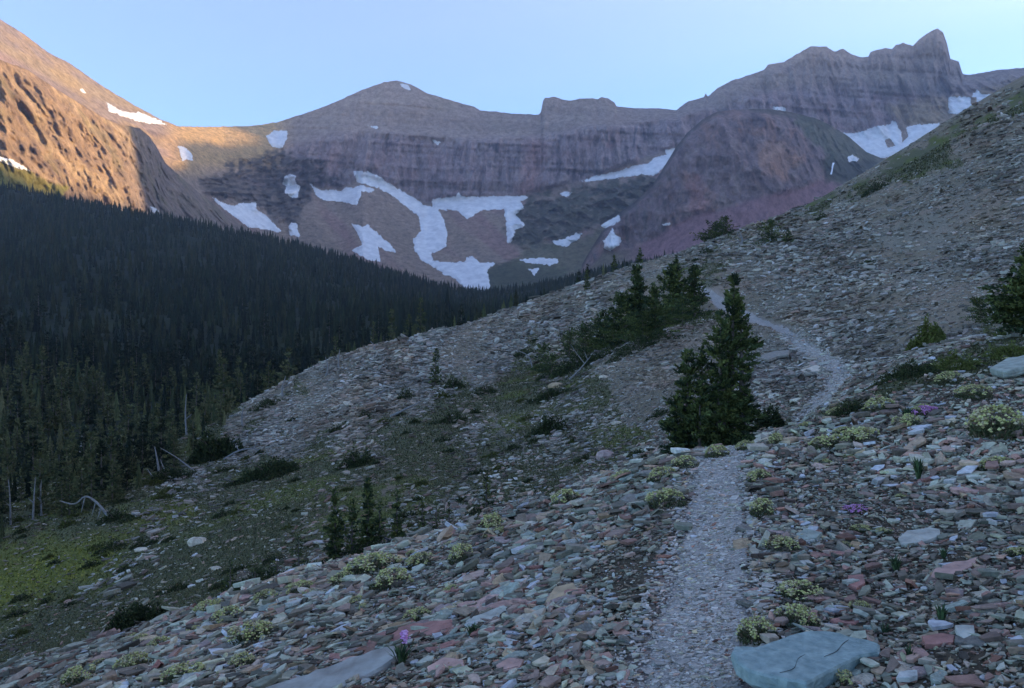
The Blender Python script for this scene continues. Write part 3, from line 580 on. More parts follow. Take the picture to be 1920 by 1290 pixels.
def scatter_scree():
    g = np.random.default_rng(21)
    rr = np.exp(np.linspace(math.log(2.0), math.log(215), 500)); a, b = 0.021, 0.0036
    size_r = a + b * rr; cover = np.interp(rr, [2, 12, 40, 120, 215], [1.35, 1.1, 0.62, 0.42, 0.34])
    dn = 1.36 * rr * cover / (0.33 * size_r ** 2) ; cum = np.concatenate([[0], np.cumsum((dn[1:] + dn[:-1]) / 2 * np.diff(rr))]); Nn = int(cum[-1])
    r = np.interp(g.uniform(0, cum[-1], Nn), cum, rr); th = g.uniform(-0.68, 0.68, Nn)
    x, y = r * np.sin(th), r * np.cos(th); s = (a + b * r) * np.exp(g.normal(-0.2, 0.66, Nn)); s = np.minimum(s, (a + b * r) * np.where(r > 14, 2.9, 4.6))
    s = s * np.clip(1 + 0.75 * fbm(x / (0.6 + r * 0.05), y / (0.9 + r * 0.09), 0, 531, 3), 0.55, 1.6)
    tm = fT.z(x, y); gm = fG.z(x, y); keep = (g.random(Nn) > tm * 1.15) & (g.random(Nn) > gm * 0.88)
    # stones thin out over smoother fans of fine debris
    fanv = fbm(x / (1.5 + r * 0.12), y / (1.5 + r * 0.12), 0, 501, 3); keep &= (g.random(Nn) < np.where(r > 12, 0.78 + 0.9 * fanv, 0.95 + 0.5 * fanv))
    x, y, s, r = x[keep], y[keep], s[keep], r[keep]
    py = CY - F * near.z(x, y) / y; px = CX + F * x / y
    print('scree stones', len(x))
    proj = s / r; inside = (px > 10) & (px < 1910) & (py < 1280)
    order = np.argsort(-np.where(inside, proj, 0)); big = order[:270]; rest = order[270:]
    col = pick_cols(len(x), g)
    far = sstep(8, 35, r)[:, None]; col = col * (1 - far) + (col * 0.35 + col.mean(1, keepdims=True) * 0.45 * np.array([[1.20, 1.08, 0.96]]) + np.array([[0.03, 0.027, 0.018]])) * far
    col = col * (0.97 + 0.6 * fbm(x / (1.5 + 0.01 * r), y / (5 + 0.03 * r), 0, 511, 5))[:, None]
    br = sstep(0.0, 0.45, fbm(x / (3 + 0.02 * r), y / (7 + 0.05 * r), 0, 521, 5))[:, None] * far; col = col * (1 - br) + col * np.array([[0.86, 0.76, 0.68]]) * br
    z = near.z(x, y)
    me = stones_mesh('scree', x[rest], y[rest], z[rest], s[rest], col[rest], g, M['stones'])
    tag(link('scree', me), 'loose grey and purple slate stones covering the slope', 'scree', kind='stuff')
    # gravel chips on the trail
    k = 60000; t = g.random(k) ** 1.0; cums = np.cumsum(np.r_[0, np.hypot(*np.diff(trc, axis=0).T)]); Lm = cums[np.argmax(trc[:, 1] > 45)]
    l = 1.2 + (Lm - 1.2) * t ** 2.1; cx_ = np.interp(l, cums, trc[:, 0]); cy_ = np.interp(l, cums, trc[:, 1]); w = trail_w(cy_)
    off = g.normal(0, 0.74, k); x2 = cx_ + off * w * 1.0; y2 = cy_ + g.uniform(-.05, .05, k); ok = np.abs(off + 0.35 * noise(l * 1.7, 0.5, 0, 88)) < 1.7
    x2, y2 = x2[ok], y2[ok]; k = len(x2); s2 = (0.014 + 0.0019 * y2) * np.exp(g.normal(0, 0.45, k)) * (1 + 0.5 * (np.abs(off[ok]) > 1))
    c2 = np.array((0.38, 0.345, 0.295)) * g.normal(1, 0.22, (k, 1)).clip(0.5, 1.6); mixm = (g.random(k) < 0.3)[:, None]; c2 = np.where(mixm, pick_cols(k, g) * 1.2, c2)
    me = stones_mesh('trail_gravel', x2, y2, near.z(x2, y2) + 0.014, s2, c2, g, M['stones'], tilt=g.gamma(2, 0.05, k), flat=0.2, sink=0.35)
    tag(link('trail_gravel', me), 'small lavender grey stone chips trodden into the trail', 'gravel', kind='stuff')
    return x[big], y[big], z[big], s[big], px[big], py[big], g
bigs = scatter_scree()

# the stones that show largest are separate objects
KINDS = [('teal grey', (0.17, 0.215, 0.23), 20), ('dark grey', (0.115, 0.12, 0.13), 18), ('blue grey', (0.21, 0.235, 0.26), 16), ('maroon', (0.19, 0.105, 0.11), 10), ('dusty pink', (0.26, 0.18, 0.19), 9), ('tan', (0.25, 0.205, 0.16), 8), ('pale grey', (0.28, 0.275, 0.275), 8), ('purple grey', (0.18, 0.15, 0.175), 14)]
for kname, c, w in KINDS:
    c = np.array(c) * np.array((1.66, 1.46, 1.1)); M['slate ' + kname] = mat_noise(kname + ' slate', tuple(c * 0.62), tuple(c * 1.32), 7.0, 0.9, 0.03, 0.75, 0.3, 0.18)
def slab_mesh(name, g, mat, n=9, flat=0.22, el=0.7):
    """broken flat slab, unit length: irregular outline, chipped upper edge, split layers on the side"""
    ang = np.sort((np.arange(n) + g.uniform(-0.38, 0.38, n)) * 2 * np.pi / n); rad = g.uniform(0.66, 1.05, n)
    o = np.stack([np.cos(ang) * rad * 0.55, np.sin(ang) * rad * 0.55 * el], 1)
    tilt = g.uniform(-0.12, 0.12, 2); rings = []
    for k, (zz, sc) in enumerate([(0.5, 0.82), (0.42, 0.95), (0.15, 1.0), (0.1, 0.93), (-0.2, 0.97), (-0.5, 0.85)]):
        p = o * (sc + g.uniform(-0.03, 0.03, (n, 1))); rings.append(np.column_stack([p, zz * flat + p @ tilt * (0.6 if k < 3 else 0.2)]))
    cen = rings[0].mean(0); cen[2] += g.uniform(-0.01, 0.02)
    V = np.vstack(rings + [cen[None]]); i = np.arange(n); j = (i + 1) % n
    Q = np.concatenate([np.stack([(k + 1) * n + i, (k + 1) * n + j, k * n + j, k * n + i], 1) for k in range(5)])
    T = np.stack([i, j, np.full(n, 6 * n)], 1)
    return mesh_np(name, V, quads=Q, tris=T, mat=mat)
STONE_MARKS = [(1500,1225,'big blue-green slab'),(775,1190,'magenta flower'),(1872,815,'large pale yellow cushion'),(1462,1028,'yellow green clump'),(1735,778,'upper pink flower clump'),(1605,958,'middle pink flower clump'),(640,1260,'long pale slab'),
 (940,1090,'rusty red slab edge'),(760,1190,'dark red layered slab'),(1060,1110,'tan brown block'),(1725,1003,'flat blue-grey slab'),(1790,1070,'dusty pink slab'),(1606,1090,'round magenta red stone'),(838,1255,'pink block'),(1758,1196,'brick red block'),(1248,950,'creamy clump by the trail'),
 (1432,966,'pale clump at the trail edge'),(700,1072,'largest crest clump'),(470,1205,'loose yellow patch'),(1722,890,'upright green stems'),(1005,1022,'overhanging dark slab'),(1580,835,'broad pale yellow clump'),(1890,680,'teal crest slab'),(920,1150,'blue-grey block')]
def place_stones():
    x, y, z, s, px, py, _ = bigs; g = np.random.default_rng(33)
    protos = {k[0]: [slab_mesh('stone', g, M['slate ' + k[0]], int(g.integers(5, 9)), g.uniform(0.08, 0.2), g.uniform(0.4, 0.8)) for _ in range(5)] for k in KINDS}
    kw = np.array([k[2] for k in KINDS], float); kw /= kw.sum(); n = slope_normal(x, y) * 0.6 + np.array([0, 0, 0.4])
    A, B, N = frames(n, g.normal(0.25, 0.8, len(x)), g.gamma(2.0, 0.09, len(x)), g)
    for i in range(len(x)):
        kn = KINDS[g.choice(len(KINDS), p=kw)][0]; o = link('stone', protos[kn][g.integers(5)])
        mtx = Matrix((( A[i][0], B[i][0], N[i][0], 0), (A[i][1], B[i][1], N[i][1], 0), (A[i][2], B[i][2], N[i][2], 0), (0, 0, 0, 1)))
        sc = s[i] * 1.05; o.matrix_world = Matrix.Translation((x[i], y[i], z[i] + sc * 0.05)) @ mtx @ Matrix.Diagonal((sc, sc, sc, 1))
        szn = 'large' if s[i] / y[i] > 0.032 else 'small'; shp = random.choice(('flat', 'angular', 'flat'))
        tag(o, spot_label(f'{szn} {kn} stone', px[i], py[i], STONE_MARKS), 'stone', 'loose flat stones that show largest')
place_stones()

# named slabs and boulders traced at their own distance
def slab_px(name, poly, matname, label, lift=0.05, thick=0.06, tilt=(0, 0), cat='rock slab', cracks=(), rmin=2.4):
    P = np.array(poly, float); c = P.mean(0); gx, gy, gz = near.hit(c[0], c[1], rmin)
    n = Vector((-tilt[0], -tilt[1], 1)).normalized(); p0 = Vector((gx, gy, gz + lift)); g = np.random.default_rng(int(c[0] * 7 + c[1])); out = []
    Q = []
    for i in range(len(P)):                              # broken edge: extra corners between the traced ones
        a, b = P[i], P[(i + 1) % len(P)]; m = max(1, int(np.hypot(*(b - a)) / 16))
        for t in range(m): Q.append(a + (b - a) * t / m + (g.normal(0, 1.3, 2) if t else 0))
    for q in Q:
        d = Vector(((q[0] - CX) / F, 1, (CY - q[1]) / F)); out.append(d * (p0.dot(n) / d.dot(n)))
    out = np.array([list(v) for v in out]); cen = out.mean(0); k = len(out); nn_ = np.array(n); rings = []
    for dz, sc in [(0, 0.965), (-0.12, 1.0), (-0.45, 1.0), (-0.5, 0.985), (-0.75, 0.99), (-1.0, 0.93)]:
        rings.append(cen + (out - cen) * (sc + g.uniform(-0.012, 0.012, (k, 1))) + nn_ * dz * thick)
    inner = [cen + (out - cen) * f + nn_ * g.uniform(-0.0012, 0.0012, (k, 1)) for f in (0.66, 0.33)]
    V = np.vstack(rings + inner + [cen[None] + nn_ * 0.003]); i = np.arange(k); j = (i + 1) % k; o6 = 6 * k
    F4 = [np.stack([(r + 1) * k + i, (r + 1) * k + j, r * k + j, r * k + i], 1) for r in range(5)] + [np.stack([i, j, o6 + j, o6 + i], 1), np.stack([o6 + i, o6 + j, o6 + k + j, o6 + k + i], 1)]
    T = np.stack([o6 + k + i, o6 + k + j, np.full(k, o6 + 2 * k)], 1)
    o = link(name, mesh_np(name, V - cen, quads=np.concatenate(F4), tris=T, mat=M[matname])); o.location = cen; tag(o, label, cat)
    for cr in cracks:                                    # raised dark strip along the crack: shade of its gap put in as colour
        W_ = []
        for q in cr:
            d = Vector(((q[0] - CX) / F, 1, (CY - q[1]) / F)); W_.append(np.array(d * (p0.dot(n) / d.dot(n))) - cen)
        W_ = np.array(W_); W2 = catmull(W_, 5); wd = np.interp(np.arange(len(W2)), [0, len(W2) * 0.5, len(W2) - 1], [0.001, 0.005, 0.001])[:, None] * g.uniform(0.6, 1.4, (len(W2), 1)); W_ = W2; Vc = np.concatenate([W_ + nn_ * 0.0015 - np.array([0.3, 1, 0]) * wd, W_ + nn_ * 0.003, W_ + nn_ * 0.003 + np.array([0.1, 0.3, 0]) * wd, W_ + nn_ * 0.0015 + np.array([0.3, 1, 0]) * wd]); m = len(W_)
        link('crack', mesh_np('crack', Vc, quads=grid_quads(4, m), mat=M['crack']), o)
    return o
M['slate big'] = mat_noise('blue green slab stone', (0.13, 0.19, 0.18), (0.30, 0.38, 0.35), 16.0, 0.9, 0.02, 0.7, 0.3, detail=10)
M['slate bank'] = mat_noise('brown grey slab stone', (0.17, 0.145, 0.12), (0.36, 0.35, 0.31), 5.0, 0.8, 0.02, 0.8, 0.2, detail=10)
M['crack'] = mat_noise('dark crack', (0.02, 0.022, 0.024), (0.04, 0.042, 0.044), 9.0)
slab_px('rock_slab', [(1370,1222),(1376,1212),(1410,1214),(1445,1203),(1492,1187),(1530,1182),(1575,1186),(1612,1196),(1650,1206),(1648,1222),(1612,1228),(1575,1246),(1545,1262),(1512,1280),(1475,1274),(1440,1266),(1402,1256),(1380,1240)], 'slate big',
        'big smooth blue-green slab with a curved crack beside the trail', 0.085, 0.085, (0.05, 0.03), cracks=[[(1462,1262),(1488,1254),(1496,1236),(1510,1228)],[(1545,1232),(1568,1222),(1580,1208),(1592,1200)]])
slab_px('rock_slab', [(480,1296),(560,1268),(640,1240),(700,1218),(742,1208),(750,1226),(705,1256),(640,1290),(560,1312)], 'slate bank', 'long pale slab tilted at the bottom edge left of the trail', 0.09, 0.14, (0.25, 0.1))
slab_px('rock_slab', [(892,1112),(925,1082),(985,1062),(978,1078),(940,1102),(902,1120)], 'slate maroon', 'narrow rusty red slab edge on the bank left of the trail', 0.05, 0.05, (0.3, 0.0))
slab_px('rock_slab', [(672,1214),(705,1188),(760,1172),(848,1160),(846,1176),(770,1200),(700,1218)], 'slate maroon', 'dark red layered slab behind the magenta flower', 0.05, 0.07, (0.3, 0.0))
slab_px('rock_slab', [(872,1164),(905,1150),(945,1134),(958,1142),(948,1166),(905,1172)], 'slate blue grey', 'blue-grey block right of the dark red slab', 0.06, 0.07, (0.15, 0.1))
slab_px('rock_slab', [(972,1026),(1000,1018),(1040,1012),(1030,1028),(990,1036)], 'slate dark grey', 'dark grey slab overhanging the bank left of the trail', 0.06, 0.05, (0.2, 0.0))
slab_px('rock_slab', [(1040,1100),(1075,1092),(1082,1104),(1052,1118),(1030,1138),(1022,1128)], 'slate tan', 'tan brown upright block above the pale slabs left of the trail', 0.06, 0.08, (0.25, 0.1))
slab_px('rock_slab', [(965,1170),(1000,1146),(1022,1138),(1015,1152),(985,1176),(968,1182)], 'slate pale grey', 'pale wedge slab below the tan brown block', 0.05, 0.05, (0.25, 0.1))
slab_px('rock_slab', [(1684,1008),(1700,994),(1745,988),(1762,992),(1764,1004),(1735,1014),(1690,1020)], 'slate blue grey', 'flat blue-grey slab on the right of the trail', 0.05, 0.05, (0.12, 0.05))
slab_px('rock_slab', [(1492,1000),(1512,990),(1542,998),(1530,1008),(1500,1014)], 'slate teal grey', 'small teal slab behind a pale yellow clump right of the trail', 0.05, 0.04, (0.15, 0.05))
slab_px('rock_slab', [(1740,1088),(1752,1066),(1790,1052),(1832,1044),(1828,1058),(1790,1078),(1752,1098)], 'slate dusty pink', 'long dusty pink slab on the right part of the scree', 0.05, 0.05, (0.2, 0.1))
slab_px('rock_slab', [(1590,1078),(1618,1076),(1622,1092),(1606,1102),(1588,1094)], 'slate maroon', 'round magenta red stone on the right of the trail', 0.05, 0.05, (0.1, 0.1))
slab_px('rock_slab', [(800,1250),(830,1232),(868,1236),(872,1256),(835,1276),(806,1272)], 'slate dusty pink', 'pink block at the bottom edge left of the trail', 0.05, 0.06, (0.2, 0.1))
slab_px('rock_slab', [(930,1246),(955,1232),(982,1236),(975,1250),(940,1258)], 'slate dusty pink', 'flat pink stone near the bottom left of the trail', 0.04, 0.04, (0.15, 0.1))
slab_px('rock_slab', [(1728,1192),(1765,1186),(1790,1190),(1788,1204),(1735,1208)], 'slate maroon', 'brick red block right of the big blue-green slab', 0.04, 0.05, (0.1, 0.1))
slab_px('rock_slab', [(1790,1172),(1826,1172),(1828,1186),(1808,1198),(1795,1186)], 'slate blue grey', 'pale blue stone right of the brick red block', 0.05, 0.04, (0.1, 0.2))
slab_px('rock_slab', [(1500,694),(1530,684),(1548,688),(1520,702),(1504,706)], 'slate pale grey', 'pale tilted slab where the far trail bends', 0.15, 0.14, (0.2, 0.0), rmin=14)
slab_px('rock_slab', [(1418,668),(1450,658),(1480,656),(1478,664),(1440,674)], 'slate dark grey', 'dark slab edge between the big conifer and the far trail', 0.15, 0.16, (0.2, 0.0), rmin=14)
slab_px('rock_slab', [(1525,498),(1545,488),(1556,490),(1540,502)], 'slate pale grey', 'pale slab in the upper scree above the big conifer', 0.3, 0.35, (0.2, 0.0), rmin=30)
slab_px('rock_slab', [(1855,690),(1890,670),(1925,664),(1930,684),(1880,696)], 'slate teal grey', 'long teal slab on the bank crest at the right edge', 0.12, 0.12, (0.2, 0.0))
def boulder(px, py, wpx, kn, label, asp=0.7, rmin=2.4):
    x, y, z = near.hit(px, py, rmin); s = wpx / F * y; g = np.random.default_rng(px + py)
    ang = np.linspace(0, 2 * np.pi, 11)[:-1]; V = [[0, 0, asp * 0.98]]; rad = g.uniform(0.85, 1.1, 10)
    for h, r in ((0.9, 0.5), (0.72, 0.8), (0.35, 1.0), (-0.1, 0.95), (-0.3, 0.7)):
        for a, q in zip(ang, rad): w = r * q * g.uniform(0.9, 1.08); V.append([math.cos(a) * w, math.sin(a) * w * 0.8, h * asp + g.uniform(-.06, .06)])
    T = [[0, 1 + (i), 1 + (i + 1) % 10] for i in range(10)]; Q = [[1 + (k + 1) * 10 + i, 1 + (k + 1) * 10 + (i + 1) % 10, 1 + k * 10 + (i + 1) % 10, 1 + k * 10 + i] for k in range(4) for i in range(10)]
    o = link('boulder', mesh_np('boulder', np.array(V) * s * 0.5, quads=Q, tris=T, mat=M['slate ' + kn])); o.location = (x, y, z); tag(o, label, 'boulder')
boulder(370, 1020, 34, 'pale grey', 'pale pinkish boulder alone on the green slope at the left', 0.8, 12)
boulder(1043, 727, 30, 'tan', 'tan boulder below the long dark thicket', 0.7, 14)
boulder(1135, 860, 38, 'purple grey', 'rounded purple grey boulder left of the big conifer', 0.9, 11)
boulder(1260, 808, 40, 'pale grey', 'pale angular boulder at the left foot of the big conifer', 0.5, 13)
boulder(1132, 710, 20, 'pale grey', 'small pale boulder on the scree right of the tan boulder', 0.7, 14)
boulder(1157, 795, 20, 'pale grey', 'small light stone on the scree left of the big conifer', 0.6, 14)
boulder(405, 1068, 22, 'pale grey', 'small elongated pale rock on the grassy slope at the left', 0.6, 12)
boulder(265, 1032, 26, 'pale grey', 'pale flat rock left of the pinkish boulder', 0.4, 12)

# ------------------------------------------------------------------ conifers
NEED = np.array([(0.052, 0.070, 0.026), (0.072, 0.090, 0.030), (0.036, 0.052, 0.026), (0.10, 0.115, 0.036)])
def tufts(P, Dn, size, g, per=3, wid=0.3):
    """needle sprays: thin triangles fanned out around direction Dn at points P"""
    k = len(P); P = np.repeat(P, per, 0); Dn = np.repeat(Dn, per, 0) + g.normal(0, 0.5, (k * per, 3)); Dn /= np.linalg.norm(Dn, axis=1)[:, None]
    s = np.repeat(size, per) * g.uniform(0.6, 1.25, k * per); side = np.cross(Dn, g.normal(0, 1, (k * per, 3))); side /= np.linalg.norm(side, axis=1)[:, None] + 1e-9
    a = P - side * (s * wid)[:, None]; b = P + side * (s * wid)[:, None]; c = P + Dn * s[:, None]
    V = np.stack([a, b, c], 1).reshape(-1, 3); return V, k * per
def spire(g, h, rad, nbr, ntuft, tsize, off=(0, 0), z0=0.04, lean=(0, 0), power=0.85, irr=0.3, skew=(0, 0)):
    t = np.sort(g.uniform(z0, 0.99, nbr)); az = np.arange(nbr) * 2.4 + g.normal(0, 0.5, nbr)
    lump = 1 + irr * np.sin(t * g.uniform(9, 16) + g.uniform(0, 6)) * 0.6
    L = rad * ((1 - t) ** power) * g.uniform(1 - irr * 1.4, 1 + irr * 0.8, nbr) * lump + 0.04 * rad
    L = L * np.where(t < 0.1, 0.8, 1); el = np.interp(t, [0, 0.5, 1], [-0.18, 0.05, 0.9]) + g.normal(0, 0.12, nbr)
    d = np.stack([np.cos(az) * np.cos(el), np.sin(az) * np.cos(el), np.sin(el)], 1)
    base = np.stack([off[0] + lean[0] * t * h, off[1] + lean[1] * t * h, t * h], 1); L = L * (1 + skew[0] * d[:, 0] + skew[1] * d[:, 1])
    nt = np.maximum(2, (ntuft * L / rad)).astype(int); idx = np.repeat(np.arange(nbr), nt); u = g.random(len(idx)) ** 0.75
    P = base[idx] + d[idx] * (L[idx] * u)[:, None]; P[:, 2] += 0.12 * L[idx] * u * u; sp = g.normal(0, 1, (len(idx), 3)) * (L[idx] * 0.10 * (1.1 - u) + tsize * 0.25)[:, None]; P = P + sp * np.array([1, 1, 0.5])
    dd = d[idx] + np.array([0, 0, 0.25]); return P, dd, idx
def crown_mesh(name, g, parts, tsize, mat=None, cols=NEED, per=3, wid=0.3):
    Vs, Cs = [], []
    for kw in parts:
        P, dd, idx = spire(g, tsize=tsize, **kw); V, k = tufts(P, dd, np.full(len(P), tsize), g, per, wid)
        bc = cols[g.integers(len(cols), size=idx.max() + 1)] * g.uniform(0.8, 1.3, (idx.max() + 1, 1)); c = np.repeat(bc[idx], per, 0) * g.uniform(0.8, 1.25, (k, 1))
        Vs.append(V); Cs.append(np.repeat(c, 3, 0))
    V = np.vstack(Vs); return mesh_np(name, V, tris=np.arange(len(V)).reshape(-1, 3), mat=mat or M['needles'], color=np.vstack(Cs))
def tube(pts, radii, n=7):
    pts = np.asarray(pts, float); V, Q = [], []
    for i, p in enumerate(pts):
        t = pts[min(i + 1, len(pts) - 1)] - pts[max(i - 1, 0)]; t = t / (np.linalg.norm(t) + 1e-9); a = np.cross(t, [0.3, 0.9, 0.2]); a /= np.linalg.norm(a) + 1e-9; b = np.cross(t, a)
        for k in range(n): q = 2 * np.pi * k / n; V.append(p + (a * math.cos(q) + b * math.sin(q)) * radii[i])
    for i in range(len(pts) - 1):
        for k in range(n): Q.append([i * n + k, i * n + (k + 1) % n, (i + 1) * n + (k + 1) % n, (i + 1) * n + k])
    return np.array(V), np.array(Q)
def tubes_mesh(name, lst, mat, n=7):
    Vs, Qs, o = [], [], 0
    for pts, rad in lst: V, Q = tube(pts, rad, n); Vs.append(V); Qs.append(Q + o); o += len(V)
    return mesh_np(name, np.vstack(Vs), quads=np.vstack(Qs), mat=mat, smooth=True)
def thing(name, label, cat, loc, group=None, rz=0, sc=1.0):
    o = bpy.data.objects.new(name, None); COL.objects.link(o); o.location = loc; o.rotation_euler = (0, 0, rz); o.scale = (sc,) * 3; o.empty_display_size = 0.2
    return tag(o, label, cat, group)
def branch_lines(g, h, rad, k, off=(0, 0), lean=(0, 0)):
    out = []
    for _ in range(k):
        t = g.uniform(0.08, 0.8); az = g.uniform(0, 6.28); L = rad * (1 - t) * 0.8; b = np.array([off[0] + lean[0] * t * h, off[1] + lean[1] * t * h, t * h])
        out.append(([b, b + np.array([math.cos(az), math.sin(az), 0.0]) * L * 0.5, b + np.array([math.cos(az), math.sin(az), 0.15]) * L], [0.012 * h, 0.008 * h, 0.003 * h]))
    return out
def conifer(name, label, cat, px, top, base, rpx, seed, rmin=2.4, group=None, multi=None, ts=None, dens=1.0, lean=(0, 0), cols=NEED, z0=0.04, irr=0.3, skew=(0, 0), power=0.85):
    g = np.random.default_rng(seed); x, y, z = near.hit(px, base, rmin); m = y / F; h = (base - top) * m; rad = rpx * m
    r = thing(name, label, cat, (x, y, z - 0.03 * h), group)
    pxh = (base - top); T = ts if ts else max(2.6 * m, 0.05 * h)
    nb = int(np.clip(pxh * 1.1, 60, 210) * dens); nt = int(np.clip(rpx * 0.7, 14, 34))
    parts = multi(m) if multi else [dict(h=h, rad=rad, nbr=nb, ntuft=nt, lean=lean, z0=z0, irr=irr, skew=skew, power=power)]
    link('crown', crown_mesh('crown', g, parts, T, cols=cols), r)
    stems = []
    for p in parts:
        hh = p['h']; o_ = p.get('off', (0, 0)); l_ = p.get('lean', (0, 0)); stems.append(([np.array([o_[0] + l_[0] * t * hh, o_[1] + l_[1] * t * hh, t * hh]) for t in (-0.03, 0.25, 0.6, 0.97)], [0.028 * hh + 0.01, 0.02 * hh + 0.006, 0.01 * hh + 0.003, 0.002 * hh]))
        stems += branch_lines(g, hh, p['rad'], 8, o_, l_)
    link('trunk', tubes_mesh('trunk', stems, M['bark']), r)
    return r
def main_multi(m):
    f = lambda dx, top, rp, nb, nt, lean=0.0, irr=0.34, skew=(0, 0), dy=0, z0=0.03, power=0.8: dict(h=(836 - top) * m, rad=rp * m, nbr=nb, ntuft=nt, off=(dx * m, dy * m), lean=(lean, 0), irr=irr, skew=skew, z0=z0, power=power)
    return [f(24, 508, 40, 190, 30, 0.03, 0.6, (0.05, 0), 10, power=0.5), f(-2, 575, 40, 120, 26, 0.02, 0.55, (0, 0), -10, power=0.6), f(-30, 640, 42, 110, 26, 0.02, 0.5, (0, 0), 8, power=0.6), f(-60, 648, 30, 120, 22, 0.03, 0.5, (-.1, 0), 0, 0.03, 0.55), f(-76, 735, 26, 70, 20, -0.05, 0.5, (-.1, 0), -12, 0.03, 0.5), f(-40, 705, 44, 80, 22, 0, 0.45, (0, 0), -25), f(52, 678, 22, 80, 20, 0.02, 0.5, (.1, 0), 10, 0.12, 0.5), f(8, 690, 50, 110, 24, 0, 0.45, (0, 0), -15, 0.12), f(48, 556, 26, 46, 16, 0.0, 0.5, (0.2, 0), 12, 0.66, 0.35)]
conifer('conifer_tree', 'tall dark conifer with several tips standing beside the trail', 'tree', 1346, 508, 836, 90, 1, 13, multi=main_multi, ts=0.075)
CL = 'stunted conifers of the long thicket'
for i, (px, top, base, rp, lab) in enumerate([
    (1302, 500, 598, 34, 'pointed conifer at the right end of the long thicket'), (1262, 496, 612, 44, 'tallest dark conifer in the right half of the long thicket'), (1280, 545, 612, 44, 'broad low conifer filling the right end of the thicket'),
    (1228, 520, 632, 44, 'dark bushy conifer left of the tallest one in the thicket'), (1195, 500, 628, 36, 'slim conifer rising from the middle of the thicket'), (1205, 575, 642, 52, 'wide skirted conifer at the front of the thicket middle'),
    (1165, 535, 648, 42, 'grey green conifer left of the middle of the thicket'), (1130, 568, 655, 44, 'rounded conifer in the left half of the thicket'), (1150, 600, 655, 52, 'low spreading conifer along the front edge of the thicket'),
    (1098, 592, 664, 34, 'small rounded conifer near the left end of the thicket'), (1068, 608, 676, 30, 'olive green conifer just right of the thicket tail'), (1020, 626, 698, 24, 'small pointed conifer at the left tail of the thicket'), (1035, 660, 700, 34, 'low bush spreading at the foot of the thicket tail')]):
    conifer('conifer_tree', lab, 'tree', px, top if i in (0, 1, 4) else top + 0.2 * (base - top), base, rp * (0.72 if i in (0, 1, 4) else 1.0), 100 + i, 30, CL, irr=0.6, dens=1.5, power=0.5)
for i, (px, top, base, rp, lab, lean) in enumerate([
    (1152, 478, 512, 9, 'small dark conifer on the skyline above the thicket', 0), (1200, 462, 492, 7, 'tiny conifer on the skyline right of the small dark one', 0), (1268, 478, 505, 7, 'tiny pointed conifer between skyline and long thicket', 0), (1100, 505, 545, 8, 'slim conifer poking up behind the ridge line left of the thicket', 0),
    (1330, 388, 418, 34, 'windswept dark conifer leaning on the ridge line', 0.5), (1356, 408, 444, 26, 'dense dark dwarf conifer beside the bleached dead wood', 0.1), (1446, 414, 460, 34, 'broad dark dwarf conifer on the ridge line of the scree', 0), (1478, 432, 456, 14, 'little dark dwarf conifer right of the broad one', 0),
    (1942, 455, 628, 84, 'large dark conifer cut off by the right edge', 0.05), (1845, 560, 604, 34, 'low dark conifer left of the one at the right edge', -0.3),
    (815, 652, 722, 16, 'thin sparse little conifer on the scree left of the thicket', 0.05)]):
    conifer('conifer_tree', lab, 'tree', px, top, base, rp, 200 + i, 13, lean=(lean, 0), irr=0.4, dens=1.9 if rp > 20 else 1.0, power=0.6 if rp > 20 else 0.85)
SG = 'conifer saplings below the bank'
for i, (px, top, base, rp, lab) in enumerate([
    (628, 928, 1070, 17, 'slim sapling at the left of the sapling clump'), (690, 905, 1050, 15, 'tallest sapling in the middle of the clump'), (660, 948, 1055, 20, 'dense sapling left of the tallest in the clump'), (712, 950, 1045, 18, 'bushy sapling right of the tallest in the clump'),
    (744, 925, 1036, 11, 'narrow sapling at the right end of the clump'), (792, 928, 990, 8, 'tiny slim sapling left in the small group of three'), (818, 938, 996, 12, 'bushy tiny sapling in the middle of the small group of three'), (842, 938, 994, 8, 'tiny sapling right in the small group of three'),
    (912, 880, 956, 14, 'lone sapling right of the small group of three'), (560, 1032, 1104, 18, 'sapling at the right end of the low bush row'), (520, 1062, 1112, 24, 'low bushy conifer in the middle of the bush row'), (478, 1072, 1122, 24, 'low bushy conifer left of the middle of the bush row'), (432, 1072, 1140, 16, 'thin sapling at the left end of the bush row')]):
    conifer('sapling', lab, 'sapling', px, top, base, rp, 300 + i, 12, SG, irr=0.55, dens=0.62, power=0.7)
